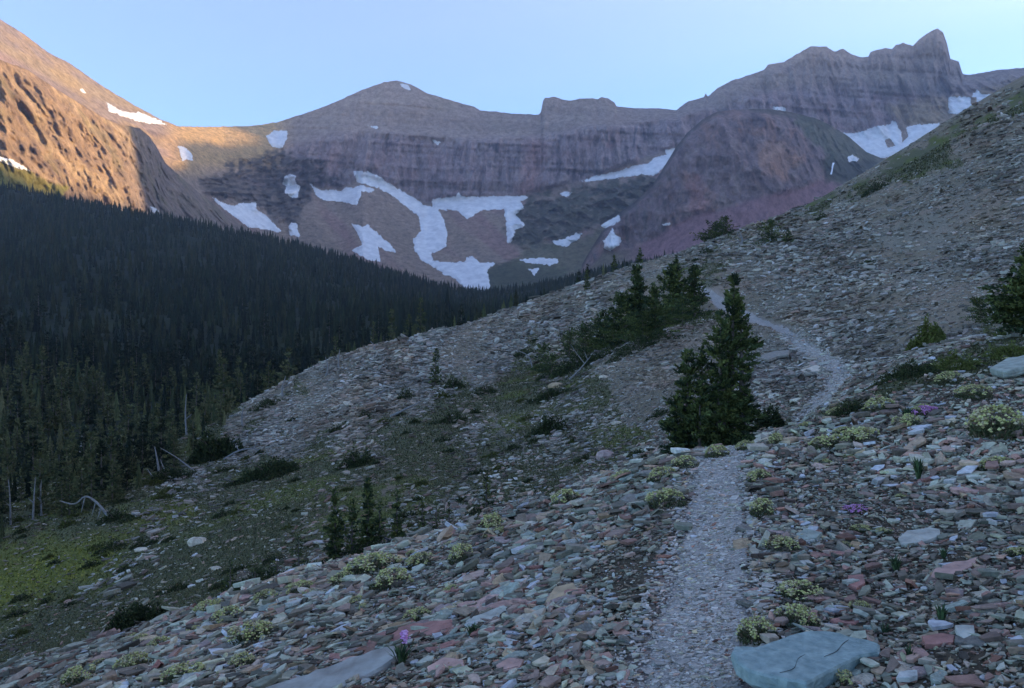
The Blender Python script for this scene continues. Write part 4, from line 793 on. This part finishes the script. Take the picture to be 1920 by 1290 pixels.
# low shrubs
SHC = np.array([(0.05, 0.065, 0.025), (0.035, 0.05, 0.022), (0.065, 0.075, 0.03), (0.028, 0.036, 0.02)])
YC = np.array([(0.11, 0.13, 0.03), (0.09, 0.10, 0.03), (0.14, 0.15, 0.05)])
def shrub(label, px, top, base, wpx, seed, rmin=2.4, cols=SHC, group='low shrubs on the slope'):
    g = np.random.default_rng(seed); x, y, z = near.hit(px, base, rmin); m = y / F; h = (base - top) * m; w = wpx * m * 0.5
    r = thing('shrub', label, 'shrub', (x, y, z), group); k = int(np.clip(wpx * (base - top) * 0.55, 220, 2600))
    a = g.uniform(0, 6.28, k); rr = np.sqrt(g.random(k)); lob = 1 + 0.3 * np.sin(a * 3 + seed) + 0.2 * np.sin(a * 5 + seed * 2)
    X = np.cos(a) * rr * w * lob; Y = np.sin(a) * rr * w * lob * 0.7; top_ = (1 - rr ** 2.2) * h * (0.65 + 0.5 * noise(X / (w * 0.25), Y / (w * 0.25), 0, seed)); Zz = g.random(k) ** 0.6 * np.maximum(top_, 0.08 * h) + near.z(x + X, y + Y) - z
    P = np.stack([X, Y, Zz], 1); d = np.stack([np.cos(a) * 0.6, np.sin(a) * 0.6, np.ones(k)], 1); ts = max(2.4 * m, 0.09 * h)
    V, n = tufts(P, d, np.full(k, ts), g, 3, 0.34); c = np.repeat(cols[g.integers(len(cols), size=k)] * g.uniform(0.75, 1.3, (k, 1)), 3, 0)
    link('foliage', mesh_np('foliage', V, tris=np.arange(len(V)).reshape(-1, 3), mat=M['needles'], color=np.repeat(c, 3, 0)), r)
    link('stem', tubes_mesh('stem', [([np.array([0, 0, -0.05 * h]), np.array([math.cos(q) * w * 0.3, math.sin(q) * w * 0.3, h * 0.4]), np.array([math.cos(q) * w * 0.6, math.sin(q) * w * 0.5, h * 0.6])], [0.03 * h, 0.02 * h, 0.008 * h]) for q in (0.3, 1.7, 3.0, 4.4)], M['bark'], 5), r)
for i, a in enumerate([
    ('dark flat shrub spreading above the grassy slope', 502, 852, 893, 118), ('dark round shrub in the grass below the scree band', 668, 835, 874, 56), ('dark shrub at the foot of the dead sticks', 318, 868, 900, 80), ('dark green shrub above the yellow flowers at the lower left', 250, 1128, 1184, 110),
    ('small shrub between two log ends on the scree', 760, 722, 748, 34), ('small dark shrub right of the thin sparse conifer', 852, 698, 728, 38), ('little shrub in the green strip below the thicket', 912, 712, 738, 40), ('flat dark shrub on the green strip', 845, 765, 792, 60), ('dark shrub left of the big conifer', 1028, 772, 812, 62),
    ('brownish shrub below the thicket tail', 1030, 716, 748, 60), ('tiny shrub on the scree band at the left', 682, 766, 784, 24), ('tiny dark shrub near the top of the grass', 628, 790, 812, 34), ('dark prostrate shrub at the left foot of the big conifer', 1284, 818, 848, 62), ('deep green shrub at the right foot of the big conifer', 1446, 752, 802, 56),
    ('low brush spreading under the sapling clump', 690, 1022, 1052, 150), ('low brush along the foot of the bush row', 500, 1090, 1126, 160), ('low ragged brush trailing down from the thicket', 1085, 655, 690, 110), ('low ragged brush on the lower side of the thicket', 1200, 625, 652, 130),
    ('dark shrub high on the right skyline', 1638, 336, 360, 46), ('small dark shrub on the upper scree', 1538, 398, 412, 26), ('brown orange shrub on the crest above the thicket', 1322, 462, 476, 30), ('dark shrub at the forest edge above the grass', 500, 742, 764, 60), ('grey green shrub tangle at the forest edge', 400, 800, 860, 90), ('dark round shrub in the corner of grass and wood', 215, 945, 975, 60), ('small flat dark shrub on the grass at the left', 210, 1010, 1030, 60)]):
    shrub(*a, 400 + i, 12)
def scattered():
    g = np.random.default_rng(88); n = 0; tries = 0
    marks = STONE_MARKS + [(1350,700,'big conifer'),(1160,600,'long thicket'),(690,980,'sapling clump'),(500,1080,'bush row'),(815,690,'thin sparse conifer'),(500,875,'flat dark shrub'),(370,1015,'pinkish boulder'),(1740,620,'yellow green bush'),(1446,440,'broad dwarf conifer'),(1900,560,'right edge conifer'),(1640,350,'skyline shrub'),(160,945,'bent bleached dead tree'),(668,860,'dark round shrub')]
    while n < 95 and tries < 6000:
        tries += 1; px = g.uniform(20, 1900); py = g.uniform(330, 1230); sky_y = np.interp(px, [a for a, b, d in SKY], [b for a, b, d in SKY])
        if py < sky_y + 14: continue
        x, y, z = near.hit(px, py, 2.4)
        if y < 12.5 or y > 170 or abs(CY - F * z / y - py) > 8 or float(fT.z(x, y)) > 0.05: continue
        gm = float(fG.z(x, y)); p = 0.07 + 0.55 * gm + (0.3 if 950 < px < 1250 and 640 < py < 900 else 0)
        if px > 1350: p *= 0.45
        if g.random() > p: continue
        w = g.uniform(14, 40) * (1.0 if y > 20 else 1.3); hh = w * g.uniform(0.3, 0.55)
        shrub(spot_label('small %s shrub' % g.choice(['dark green', 'grey green', 'olive', 'low dark']), px, py, marks), px, py - hh, py, w, 900 + n, 12, SHC if g.random() < 0.7 else YC * 0.7); n += 1
scattered()
shrub('yellow green bush alone in the fine scree on the right', 1738, 596, 650, 62, 451, 14, YC)
shrub('low green bush on the crest of the right bank', 1700, 672, 706, 110, 452, 9, SHC)
shrub('low olive bush on the right bank nearer the edge', 1790, 655, 690, 90, 453, 9, YC)
shrub('bright green yellow shrub on the bank at the right edge', 1895, 632, 668, 90, 454, 9, YC)
shrub('olive shrub where the bank meets the far trail', 1590, 745, 775, 60, 455, 9, SHC)

# dead wood
def dead(name, label, cat, lines, rmin=12, rpx=3.0, up=0.02):
    x0, y0, z0 = near.hit(*lines[0][0], rmin); out = []
    for ln in lines:
        pts = [np.array([(p[0] - CX) / F * (y0 + (p[2] if len(p) > 2 else 0)) - x0, (p[2] if len(p) > 2 else 0), (CY - p[1]) / F * (y0 + (p[2] if len(p) > 2 else 0)) - z0 + up]) for p in ln]
        pts = catmull(pts, 4); m = y0 / F; k = len(pts); w = rpx if ln is lines[0] else rpx * 0.55
        out.append((pts, [max(m * w * (1 - 0.75 * i / (k - 1)) * 0.5, 0.002) for i in range(k)]))
    if len(out) == 1:
        o = link(name, tubes_mesh(name, out, M['deadwood'])); o.location = (x0, y0, z0); return tag(o, label, cat)
    r = thing(name, label, cat, (x0, y0, z0)); link('trunk', tubes_mesh('trunk', out[:1], M['deadwood']), r)
    for q in out[1:]: link('branch', tubes_mesh('branch', [q], M['deadwood'], 5), r)
dead('log', 'short pale log lying right of the sapling clump', 'log', [[(768,1030),(745,1022),(708,1004)],[(728,1014),(722,1026)]], 12, 9)
dead('dead_branch', 'thin bare dead stick leaning through the sapling clump', 'dead branch', [[(674,1050),(655,1010),(640,975),(626,955)],[(655,1010),(664,1000)]], 12, 4)
dead('dead_branch', 'bare upright twig at the left end of the bush row', 'dead branch', [[(438,1138),(434,1110),(428,1090)],[(434,1110),(440,1098)]], 12, 3)
dead('dead_tree', 'bleached bent dead tree arching at the wood edge on the left', 'dead tree', [[(206,975),(196,960),(180,942),(160,932),(140,946),(112,940)],[(180,942),(172,968)],[(160,932),(152,962)],[(190,955),(182,975)]], 12, 6)
dead('dead_branch', 'forked grey dead branch below the long thicket', 'dead branch', [[(1068,712),(1088,692),(1108,668)],[(1096,682),(1082,664),(1070,646)],[(1102,676),(1096,660)]], 14, 4)
dead('dead_branch', 'curved pale dead branch left of the thicket tail', 'dead branch', [[(998,690),(992,670),(976,660),(958,658)]], 14, 3)
dead('log', 'straight grey log on the scree left of the sparse conifer', 'log', [[(732,782),(760,768),(792,752)]], 14, 6)
dead('dead_branch', 'bleached dead wood between the dwarf conifers on the ridge', 'dead branch', [[(1388,462),(1392,450),(1386,432)],[(1390,452),(1404,448)],[(1390,456),(1376,446)],[(1388,446),(1382,436)]], 30, 5)
dead('dead_branch', 'thin pale stick on the log pile of the scree band', 'dead branch', [[(700,745),(716,735),(735,726)]], 14, 4)
dead('dead_tree', 'fallen grey dead tree with bare sticks at the wood edge', 'dead tree', [[(300,900),(296,870),(290,838)],[(362,882),(330,858),(300,840)],[(312,890),(300,862)],[(286,895),(276,880)]], 14, 6)
dead('log', 'grey driftwood like log among shrubs at the wood edge', 'log', [[(420,862),(448,846),(476,842),(500,850)],[(448,846),(440,832)],[(476,842),(484,826)]], 14, 5)
dead('log', 'thin log lying on the scree at the forest border', 'log', [[(430,782),(470,774),(515,770)]], 14, 5)
for i, (px, base, top) in enumerate([(20,985,900),(62,975,895),(78,968,900),(150,850,815),(455,800,760),(530,745,705),(612,705,670),(350,815,740),(300,830,780),(635,690,655),(700,662,640),(215,885,840),(250,860,820)]):
    dead('dead_tree', f'bare grey snag in the forest edge, {["nearest the left border","with a leaning top, second from the left border","thin one right of the leaning snag","half hidden among dark trees at the left","at the start of the scree band","above the scree band corner","behind the scree crest","tall one over the grey tangle","above the fallen dead tree","short one behind the crest","farthest along the crest","by the wood corner","right of the wood corner"][i]}', 'dead tree',
         [[(px, base), (px + random.uniform(-3, 3), (base + top) / 2), (px + random.uniform(-7, 7), top)], [(px, base * 0.6 + top * 0.4), (px + random.choice((-9, 9)), base * 0.6 + top * 0.4 - 8)]], 12 if base > 900 else 25, 4.5)

# ------------------------------------------------------------------ valley forest
def gz(x, y): return np.maximum(hill.z(x, y), near.z(x, y))
TREE_MARKS = [(20,940,'leftmost snag'),(62,930,'leaning snag'),(150,830,'half hidden snag'),(215,860,'wood corner'),(160,945,'bent bleached dead tree'),(300,865,'fallen grey dead tree'),(400,830,'shrub tangle'),(455,780,'scree band start'),(530,725,'scree band corner'),(612,685,'crest snag'),(700,650,'farthest snag'),
 (0,750,'left edge of the photo'),(0,850,'lower left wood edge'),(830,610,'dip of the scree crest'),(1000,565,'crest left of the thicket'),(1150,510,'small skyline conifer'),(900,540,'foot of the snowfield'),(1268,480,'tiny pointed skyline conifer')]
def forest():
    g = np.random.default_rng(55); xs, ys, hs = [], [], []
    for r0, r1, den in ((19, 48, 0.8), (48, 130, 0.17), (130, 300, 0.10), (300, 650, 0.035), (650, 1330, 0.020)):
        n = int(0.5 * (r1 ** 2 - r0 ** 2) * 1.0 * den); r = np.sqrt(g.uniform(r0 ** 2, r1 ** 2, n)); th = g.uniform(-0.66, 0.34, n)
        xs.append(r * np.sin(th)); ys.append(r * np.cos(th))
    x, y = np.concatenate(xs), np.concatenate(ys); zn, zh = near.z(x, y), hill.z(x, y); z = np.maximum(zn, zh); D = y; px = CX + F * x / y; py = CY - F * z / y
    skyD = np.interp(px, [a for a, b, d in SKY], [d for a, b, d in SKY]); ok_r = (px < 1185) | (D > 700)
    crest = np.interp(px, [-500, 0, 400, 850, 1300], [1000, 1110, 1140, 1215, 1215])
    inn = polydist(px, py, [(-400,870),(0,860),(250,850),(380,790),(430,765),(420,815),(365,850),(300,895),(200,955),(75,990),(0,1030),(-400,1150)]) > 0
    ok = inn & (D > 20) | ((zh > zn - 1.5) | (D > skyD * 1.12)) & (D < crest) & (D > np.where(px < 350, 47, 60)) & (D > skyD * 1.03)
    ok &= ok_r
    thin = fbm(x / 45, y / 45, 0, 601, 3); ok &= g.random(len(x)) < 0.85 + 0.9 * thin
    x, y, z, px, py = x[ok], y[ok], z[ok], px[ok], py[ok]; D = y
    h = g.uniform(5.5, 10.5, len(x)) * np.interp(D, [30, 60, 100, 160, 300, 1200], [0.22, 0.34, 0.48, 0.68, 1.0, 1.25]) * np.exp(g.normal(-0.08, 0.22, len(x)))
    h *= np.where(px > 850, 0.85, 1.0)
    # how much of each shows: hide test against the near ground
    vis = np.zeros(len(x), bool); near_idx = np.where((D < 420) & (px > -20) & (px < 1330))[0]
    for i in near_idx:
        t = np.linspace(0.1, 0.97, 30); zt = (z[i] + h[i] * 0.7) * t; vis[i] = (near.z(x[i] * t, y[i] * t) < zt).all()
    score = np.where(vis & (px > -5), h / D, 0); order = np.argsort(-score); ind = order[:290]; rest = order[290:]
    print('forest trees', len(x))
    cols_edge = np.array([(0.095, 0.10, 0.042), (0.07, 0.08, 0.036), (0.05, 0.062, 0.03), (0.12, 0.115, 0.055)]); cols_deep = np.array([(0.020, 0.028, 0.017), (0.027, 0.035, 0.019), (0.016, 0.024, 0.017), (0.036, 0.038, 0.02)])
    # individual trees
    protos = []
    for k in range(8):
        cc = cols_edge if k < 4 else cols_deep
        cm = crown_mesh('crown', g, [dict(h=1.0, rad=g.uniform(0.13, 0.2), nbr=70, ntuft=9, irr=0.35, z0=0.06)], 0.055, cols=cc, per=3, wid=0.32)
        tm_ = tubes_mesh('trunk', [([np.array([0, 0, -0.05]), np.array([0.005, 0, 0.4]), np.array([0, 0.004, 0.98])], [0.018, 0.012, 0.002])], M['bark'], 5); protos.append((cm, tm_))
    for n_, i in enumerate(ind):
        edge = D[i] < 190; k = g.integers(4) + (0 if edge and g.random() < 0.75 else 4)
        look = f'{"olive" if k < 4 else "dark"} {"towering" if h[i] > 9 else ("tall" if h[i] > 7 else ("short" if h[i] < 4.5 else "middling"))} {random.choice(("conifer", "fir"))}'
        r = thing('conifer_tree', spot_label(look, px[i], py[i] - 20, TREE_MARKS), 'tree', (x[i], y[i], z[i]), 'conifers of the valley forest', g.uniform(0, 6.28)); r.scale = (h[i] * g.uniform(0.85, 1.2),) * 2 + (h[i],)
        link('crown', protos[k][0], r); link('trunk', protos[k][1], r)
    # the rest of the forest as one mass
    x, y, z, h, D = x[rest], y[rest], z[rest], h[rest], D[rest]
    Vs, Ts, Cs, o = [], [], [], 0
    for lo, hi, tiers, nv in ((0, 330, 7, 7), (330, 700, 4, 5), (700, 5000, 3, 4)):
        m = (D >= lo) & (D < hi); k = m.sum()
        if not k: continue
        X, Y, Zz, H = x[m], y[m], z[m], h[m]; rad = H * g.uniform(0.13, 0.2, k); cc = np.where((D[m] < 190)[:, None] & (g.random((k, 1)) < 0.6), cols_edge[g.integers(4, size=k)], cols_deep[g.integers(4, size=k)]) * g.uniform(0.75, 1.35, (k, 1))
        for t in range(tiers):
            zb = t / tiers * 0.92 + 0.04; rb = rad * (1 - t / tiers * 0.85); zt = min(1.0, zb + 1.6 / tiers)
            a = (np.arange(nv * 2)[None] * np.pi / nv) + g.uniform(0, 6.28, (k, 1)); spike = np.where(np.arange(nv * 2) % 2 == 0, 1.0, 0.45)[None] * g.uniform(0.65, 1.2, (k, nv * 2))
            ring = np.stack([X[:, None] + np.cos(a) * rb[:, None] * spike, Y[:, None] + np.sin(a) * rb[:, None] * spike, (Zz + H * zb)[:, None] - spike * (rb * 0.35)[:, None] + g.uniform(-.02, .02, (k, nv * 2)) * H[:, None]], -1)
            tip = np.stack([X, Y, Zz + H * zt], -1)[:, None]; V = np.concatenate([ring, tip], 1); nn2 = nv * 2 + 1
            i_ = np.arange(nv * 2); tr_ = np.stack([i_, (i_ + 1) % (nv * 2), np.full(nv * 2, nv * 2)], 1)
            Ts.append(((np.arange(k) * nn2)[:, None, None] + tr_[None] + o).reshape(-1, 3)); Vs.append(V.reshape(-1, 3)); Cs.append(np.repeat(cc * g.uniform(0.85, 1.15, (k, 1)), nn2, 0)); o += k * nn2
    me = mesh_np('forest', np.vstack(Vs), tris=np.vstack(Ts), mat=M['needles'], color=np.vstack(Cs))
    tag(link('forest', me), 'dark conifer forest covering the valley side on the left', 'forest', kind='stuff')
forest()

# ------------------------------------------------------------------ grass on the slope
def grass():
    g = np.random.default_rng(77); rr = np.exp(np.linspace(math.log(6), math.log(120), 300)); b = 0.0030
    n = 900000; r = np.exp(g.uniform(math.log(6), math.log(190), n)); th = g.uniform(-0.66, 0.64, n); x, y = r * np.sin(th), r * np.cos(th)
    gm = fG.z(x, y); keep = g.random(n) < (gm - 0.15) * 1.1; x, y, r = x[keep], y[keep], r[keep]; k = len(x); print('grass blades', k)
    s = (0.02 + 0.0028 * r) * g.uniform(0.5, 1.4, k); z = near.z(x, y); a = g.uniform(0, 6.28, k)
    d = np.stack([np.cos(a) * 0.5, np.sin(a) * 0.5, np.full(k, 0.5)], 1); sd_ = np.stack([-np.sin(a), np.cos(a), np.zeros(k)], 1); P = np.stack([x, y, z - 0.005], 1)
    V = np.stack([P - sd_ * (s * 0.22)[:, None], P + sd_ * (s * 0.22)[:, None], P + d * s[:, None]], 1).reshape(-1, 3)
    c = np.array([(0.062, 0.066, 0.03), (0.078, 0.082, 0.036), (0.10, 0.10, 0.045), (0.05, 0.056, 0.03), (0.12, 0.11, 0.065)])[g.integers(5, size=k)] * g.uniform(0.8, 1.25, (k, 1))
    bright = sstep(0.1, 0.5, fbm(x / 4, y / 4, 0, 61, 3))[:, None]; mo = Field(th_f, v_f, MOSS).z(x, y)[:, None]; c = c * (1 - mo) + c * mo * np.array([[1.45, 1.45, 0.7]]); c = c * (1 + 0.35 * bright * np.array([[1.1, 1.1, 0.3]]))
    tag(link('grass', mesh_np('grass', V, tris=np.arange(3 * k).reshape(-1, 3), mat=M['needles'], color=np.repeat(c, 3, 0))), 'low dark green grass and herbs on the slope below the bank', 'grass', kind='stuff')
grass()

# ------------------------------------------------------------------ pale yellow cushion plants, pink flowers, leaf tufts
M['petal_yellow'] = mat_attr('pale yellow flower heads', 30, 0, 0.01, 0.2, 0.9); M['leaf'] = mat_attr('leaves', 20, 0, 0.01, 0.3, 0.8)
def heads_mesh(name, P, s, col, g):                      # small rounded flower heads (low octahedra) at points P
    k = len(P); o = np.array([(1,0,0),(0.3,0.95,0),(-0.8,0.6,0),(-0.8,-0.6,0),(0.3,-0.95,0),(0,0,0.75),(0,0,-0.5)])
    V = P[:, None] + o[None] * s[:, None, None] * g.uniform(0.75, 1.2, (k, 7, 1)); T = np.array([(0,1,5),(1,2,5),(2,3,5),(3,4,5),(4,0,5),(1,0,6),(2,1,6),(3,2,6),(4,3,6),(0,4,6)])
    return mesh_np(name, V.reshape(-1, 3), tris=((np.arange(k) * 7)[:, None, None] + T[None]).reshape(-1, 3), mat=M['petal_yellow'], color=np.repeat(col, 7, 0))
def cushion_meshes(g, dense, pal):
    k = int(330 * dense); a = g.uniform(0, 6.28, k); rr = np.sqrt(g.random(k)); lob = 1 + 0.22 * np.sin(a * 3 + g.uniform(0, 6)) + 0.15 * np.sin(a * 5)
    # heads gather in little bunches
    nb = 26; ba = g.uniform(0, 6.28, nb); br = np.sqrt(g.random(nb)) * 0.46; bi = g.integers(nb, size=k)
    X = np.cos(ba[bi]) * br[bi] + g.normal(0, 0.04, k); Y = (np.sin(ba[bi]) * br[bi]) * 0.8 + g.normal(0, 0.04, k); R2 = np.hypot(X, Y) * 2
    Zz = 0.10 + 0.17 * np.clip(1 - R2 ** 2, 0, 1) + g.uniform(-0.03, 0.05, k); P = np.stack([X, Y, Zz], 1)
    c = np.array(pal)[g.integers(len(pal), size=k)] * g.uniform(0.8, 1.15, (k, 1)); fl = heads_mesh('bloom', P, g.uniform(0.016, 0.034, k), c, g)
    st = [([np.array([p[0] * 0.5, p[1] * 0.5, -0.02]), p], [0.003, 0.002]) for p in P[::4]]
    m = int(500 * dense); a = g.uniform(0, 6.28, m); rr = np.sqrt(g.random(m)) * 0.5; Q = np.stack([np.cos(a) * rr, np.sin(a) * rr * 0.8, g.random(m) * 0.14 * (1 - rr)], 1); d = np.stack([np.cos(a) * 0.7, np.sin(a) * 0.7, np.full(m, 0.8)], 1)
    V, n = tufts(Q, d, np.full(m, 0.06), g, 2, 0.3); cl = np.array([(0.09, 0.10, 0.045), (0.10, 0.12, 0.06), (0.06, 0.075, 0.035), (0.13, 0.10, 0.06)])[g.integers(4, size=m)]
    lf = mesh_np('leaves', V, tris=np.arange(len(V)).reshape(-1, 3), mat=M['leaf'], color=np.repeat(cl, 6, 0))
    return fl, lf, tubes_mesh('stems', st, M['leafstem'], 4)
M['leafstem'] = mat_noise('flower stems', (0.10, 0.11, 0.05), (0.16, 0.15, 0.08), 20)
gq_ = np.random.default_rng(91); PALY = [(0.43, 0.42, 0.15), (0.50, 0.47, 0.20), (0.33, 0.34, 0.12), (0.44, 0.38, 0.22), (0.25, 0.20, 0.11)]; PALP = [(0.50, 0.20, 0.42), (0.42, 0.18, 0.34), (0.55, 0.30, 0.48)]
cus = [cushion_meshes(gq_, 1.0, PALY) for _ in range(5)]; cusp = [cushion_meshes(gq_, 0.7, PALP)]
def cushion(px, py, wpx, label, k=0, protos=cus, rmin=2.4, group='pale yellow cushion plants', name='cushion_plant', cat='flower clump', hs=1.0):
    x, y, z = near.hit(px, py, rmin); s = 1.15 * wpx / F * y; n = slope_normal(np.array([x]), np.array([y]))[0]
    r = thing(name, label, cat, (x, y, z - 0.01 * s), group); r.rotation_euler = Vector((n[0] * 0.7, n[1] * 0.7, n[2])).to_track_quat('Z', 'Y').to_euler(); r.rotation_euler.rotate_axis('Z', gq_.uniform(0, 6.28)); r.scale = (s * gq_.uniform(0.8, 1.15), s * gq_.uniform(0.75, 1.1), s * hs * gq_.uniform(0.75, 1.3))
    for nm, me in zip(('bloom', 'leaves', 'stem'), protos[k % len(protos)]):
        o = link(nm, me, r)
        if nm == 'bloom': o['kind'] = 'stuff'
CU = [(1872,815,110,'large pale yellow cushion plant near the right edge'),(1556,838,70,'left half of the broad pale yellow clump by the far bend'),(1612,828,76,'right half of the broad pale yellow clump by the far bend'),(1828,745,66,'pale clump above the large one at the right'),(1700,800,60,'faint yellow clump left of the large one at the right'),
 (1248,950,74,'creamy clump at the left edge of the trail halfway up'),(1242,898,54,'smaller creamy clump just above the halfway one'),(1432,966,66,'pale clump at the right edge of the trail halfway up'),(1462,1028,72,'bright yellow green clump right of the trail'),(1424,900,52,'small clump at the right trail edge near the crest'),
 (1502,1118,88,'tall yellow clump above the big slab'),(1420,1198,80,'clump growing against the left back of the big slab'),(1495,1172,76,'dense pale clump behind the big slab'),(1610,1142,48,'small yellow clump right behind the big slab'),(1572,1278,64,'brownish clump below the big slab'),(1905,1040,40,'small bright clump at the right edge'),
 (782,1162,58,'bright clump just above the magenta flower'),(868,1052,64,'yellow clump on the bank crest right of the long row'),(790,1060,70,'broad yellow clump in the middle of the bank crest row'),(700,1072,90,'largest yellow clump of the bank crest row'),(645,1092,60,'yellow clump left of the largest on the crest'),(925,992,64,'pale clump on the crest below the lone sapling'),(1062,948,60,'pale green clump on the crest between sapling and trail'),
 (470,1205,90,'loose yellow patch at the lower left of the bank'),(430,1165,60,'small yellow patch above the loose one at the lower left'),(455,1248,60,'yellow patch under the loose one at the lower left'),(345,1275,80,'pale patch at the bottom edge on the left'),(565,1112,60,'yellow clump on the crest above the bush row end'),(500,1130,56,'crest clump right below the bush row'),(395,1150,56,'crest clump at the left end of the bush row'),(735,1100,70,'yellow clump a step below the crest row'),
 (1345,858,48,'low clump at the foot of the big conifer'),(1285,876,52,'low clump left of the trail top'),(1400,845,40,'tiny clump where the trail meets the crest'),(1170,900,40,'tiny clump on the crest left of the trail top'),(1780,718,50,'pale clump on the upper right bank'),(1650,770,50,'pale clump above the broad one by the far bend'),(1868,878,60,'faint clump below the large one at the right'),(250,1255,60,'pale patch near the lower left corner'),(150,1280,60,'pale patch in the lower left corner')]
for i, (px, py, w, lab) in enumerate(CU): cushion(px, py, w, lab, i, hs=1.15)
def more_cushions():
    g = np.random.default_rng(66); n = 0
    marks = [m for m in STONE_MARKS] + [(1350,830,'big conifer foot'),(690,1040,'sapling clump'),(1500,1118,'tall yellow clump')]
    while n < 52:
        px = g.uniform(30, 1900); crest = np.interp(px, [0, 420, 620, 900, 1270, 1400, 1560, 1700, 1920], [1278, 1130, 1068, 995, 852, 832, 765, 697, 637]); py = crest + 6 + (g.exponential(55) if g.random() < 0.7 else g.uniform(0, 420))
        if py > 1275: continue
        x, y, z = near.hit(px, py)
        if y > 12.5 or float(fT.z(x, y)) > 0.1: continue
        cushion(px, py, g.uniform(16, 40), spot_label('small pale yellow cushion' if g.random() < 0.6 else 'sparse yellow green cushion', px, py, marks), int(g.integers(5)), hs=g.uniform(0.7, 1.3)); n += 1
more_cushions()
cushion(1735, 778, 42, 'pink flower clump among the stones on the upper right bank', 0, cusp, group=None, cat='flower clump', name='pink_flower_clump')
cushion(1605, 958, 46, 'pink flower clump among the stones right of the trail', 0, cusp, group=None, cat='flower clump', name='pink_flower_clump', hs=0.7)
def leaf_tuft(px, base, hpx, wpx, label, seed, flower=False, cols=((0.05, 0.085, 0.035), (0.065, 0.10, 0.045), (0.04, 0.065, 0.035))):
    g = np.random.default_rng(seed); x, y, z = near.hit(px, base); m = y / F; h, w = hpx * m, wpx * m; k = 46
    r = thing('leafy_plant', label, 'plant', (x, y, z)); Vs, Cs = [], []
    for i in range(k):
        a = g.uniform(0, 6.28); L = h * g.uniform(0.6, 1.05); sp = w * 0.5 * g.uniform(0.2, 1); b = np.array([math.cos(a), math.sin(a), 0]) ; s = np.array([-math.sin(a), math.cos(a), 0]) * L * 0.06
        p0 = b * w * 0.06; p1 = b * sp * 0.5 + np.array([0, 0, L * 0.6]); p2 = b * sp + np.array([0, 0, L * g.uniform(0.75, 1.0)]); Vs += [p0 - s * .5, p0 + s * .5, p1 + s, p1 - s, p2]; Cs += [np.array(cols[g.integers(len(cols))]) * g.uniform(0.8, 1.2)] * 5
    o_ = (np.arange(k) * 5)[:, None]
    link('leaves', mesh_np('leaves', np.array(Vs), quads=o_ + np.array([[0, 1, 2, 3]]), tris=o_ + np.array([[3, 2, 4]]), mat=M['leaf'], color=np.array(Cs)), r)
    if flower:
        tp = np.array([0.02, 0, h * 1.35]); link('stem', tubes_mesh('stem', [([np.array([0, 0, 0]), np.array([0.005, 0, h * 0.7]), tp], [0.004, 0.003, 0.002])], M['leafstem'], 5), r)
        P = tp + g.normal(0, 1, (60, 3)) * np.array([0.011, 0.011, 0.02]); fl = heads_mesh('flower', P, g.uniform(0.008, 0.015, 60), np.array(PALP)[g.integers(3, size=60)] * 1.1, g); link('flower', fl, r)
leaf_tuft(752, 1250, 44, 64, 'leafy green tuft with a magenta flower spike at the bottom left', 1, True)
for i, (px, b, h, w, lab) in enumerate([(1722, 905, 52, 26, 'upright green stems among the stones right of the trail'), (1680, 1072, 34, 44, 'small green leafy plant in the right scree'), (1765, 1172, 44, 40, 'green leafy plant above the pale blue stone'), (885, 1195, 30, 46, 'green leaves right of the magenta flower'), (1705, 1238, 30, 40, 'grey green tuft right of the big slab'), (1660, 1192, 26, 36, 'small tuft behind the right tip of the big slab'), (1700, 790, 30, 30, 'tiny green plant below the pink flower clump'), (1770, 1048, 22, 30, 'tiny leafy plant beside the dusty pink slab')]):
    leaf_tuft(px, b, h, w, lab, 20 + i)

# ------------------------------------------------------------------ thin evening haze
def haze():
    x0, x1, y0, y1, z0, z1 = -4200, 6600, -1700, 5200, -900, 2420
    V = [(x, y, z) for z in (z0, z1) for y in (y0, y1) for x in (x0, x1)]
    Q = [(0, 2, 3, 1), (4, 5, 7, 6), (0, 1, 5, 4), (2, 6, 7, 3), (0, 4, 6, 2), (1, 3, 7, 5)]
    m = bpy.data.materials.new('haze'); m.use_nodes = True; n = m.node_tree.nodes; n.clear()
    o = n.new('ShaderNodeOutputMaterial'); v = n.new('ShaderNodeVolumePrincipled'); v.inputs['Color'].default_value = (0.70, 0.77, 0.94, 1); v.inputs['Density'].default_value = 0.000078; v.inputs['Anisotropy'].default_value = 0.35
    m.node_tree.links.new(v.outputs[0], o.inputs['Volume']); tag(link('haze', mesh_np('haze', V, quads=Q, mat=m)), 'thin evening haze in front of the far mountains', 'haze', kind='stuff')
haze()
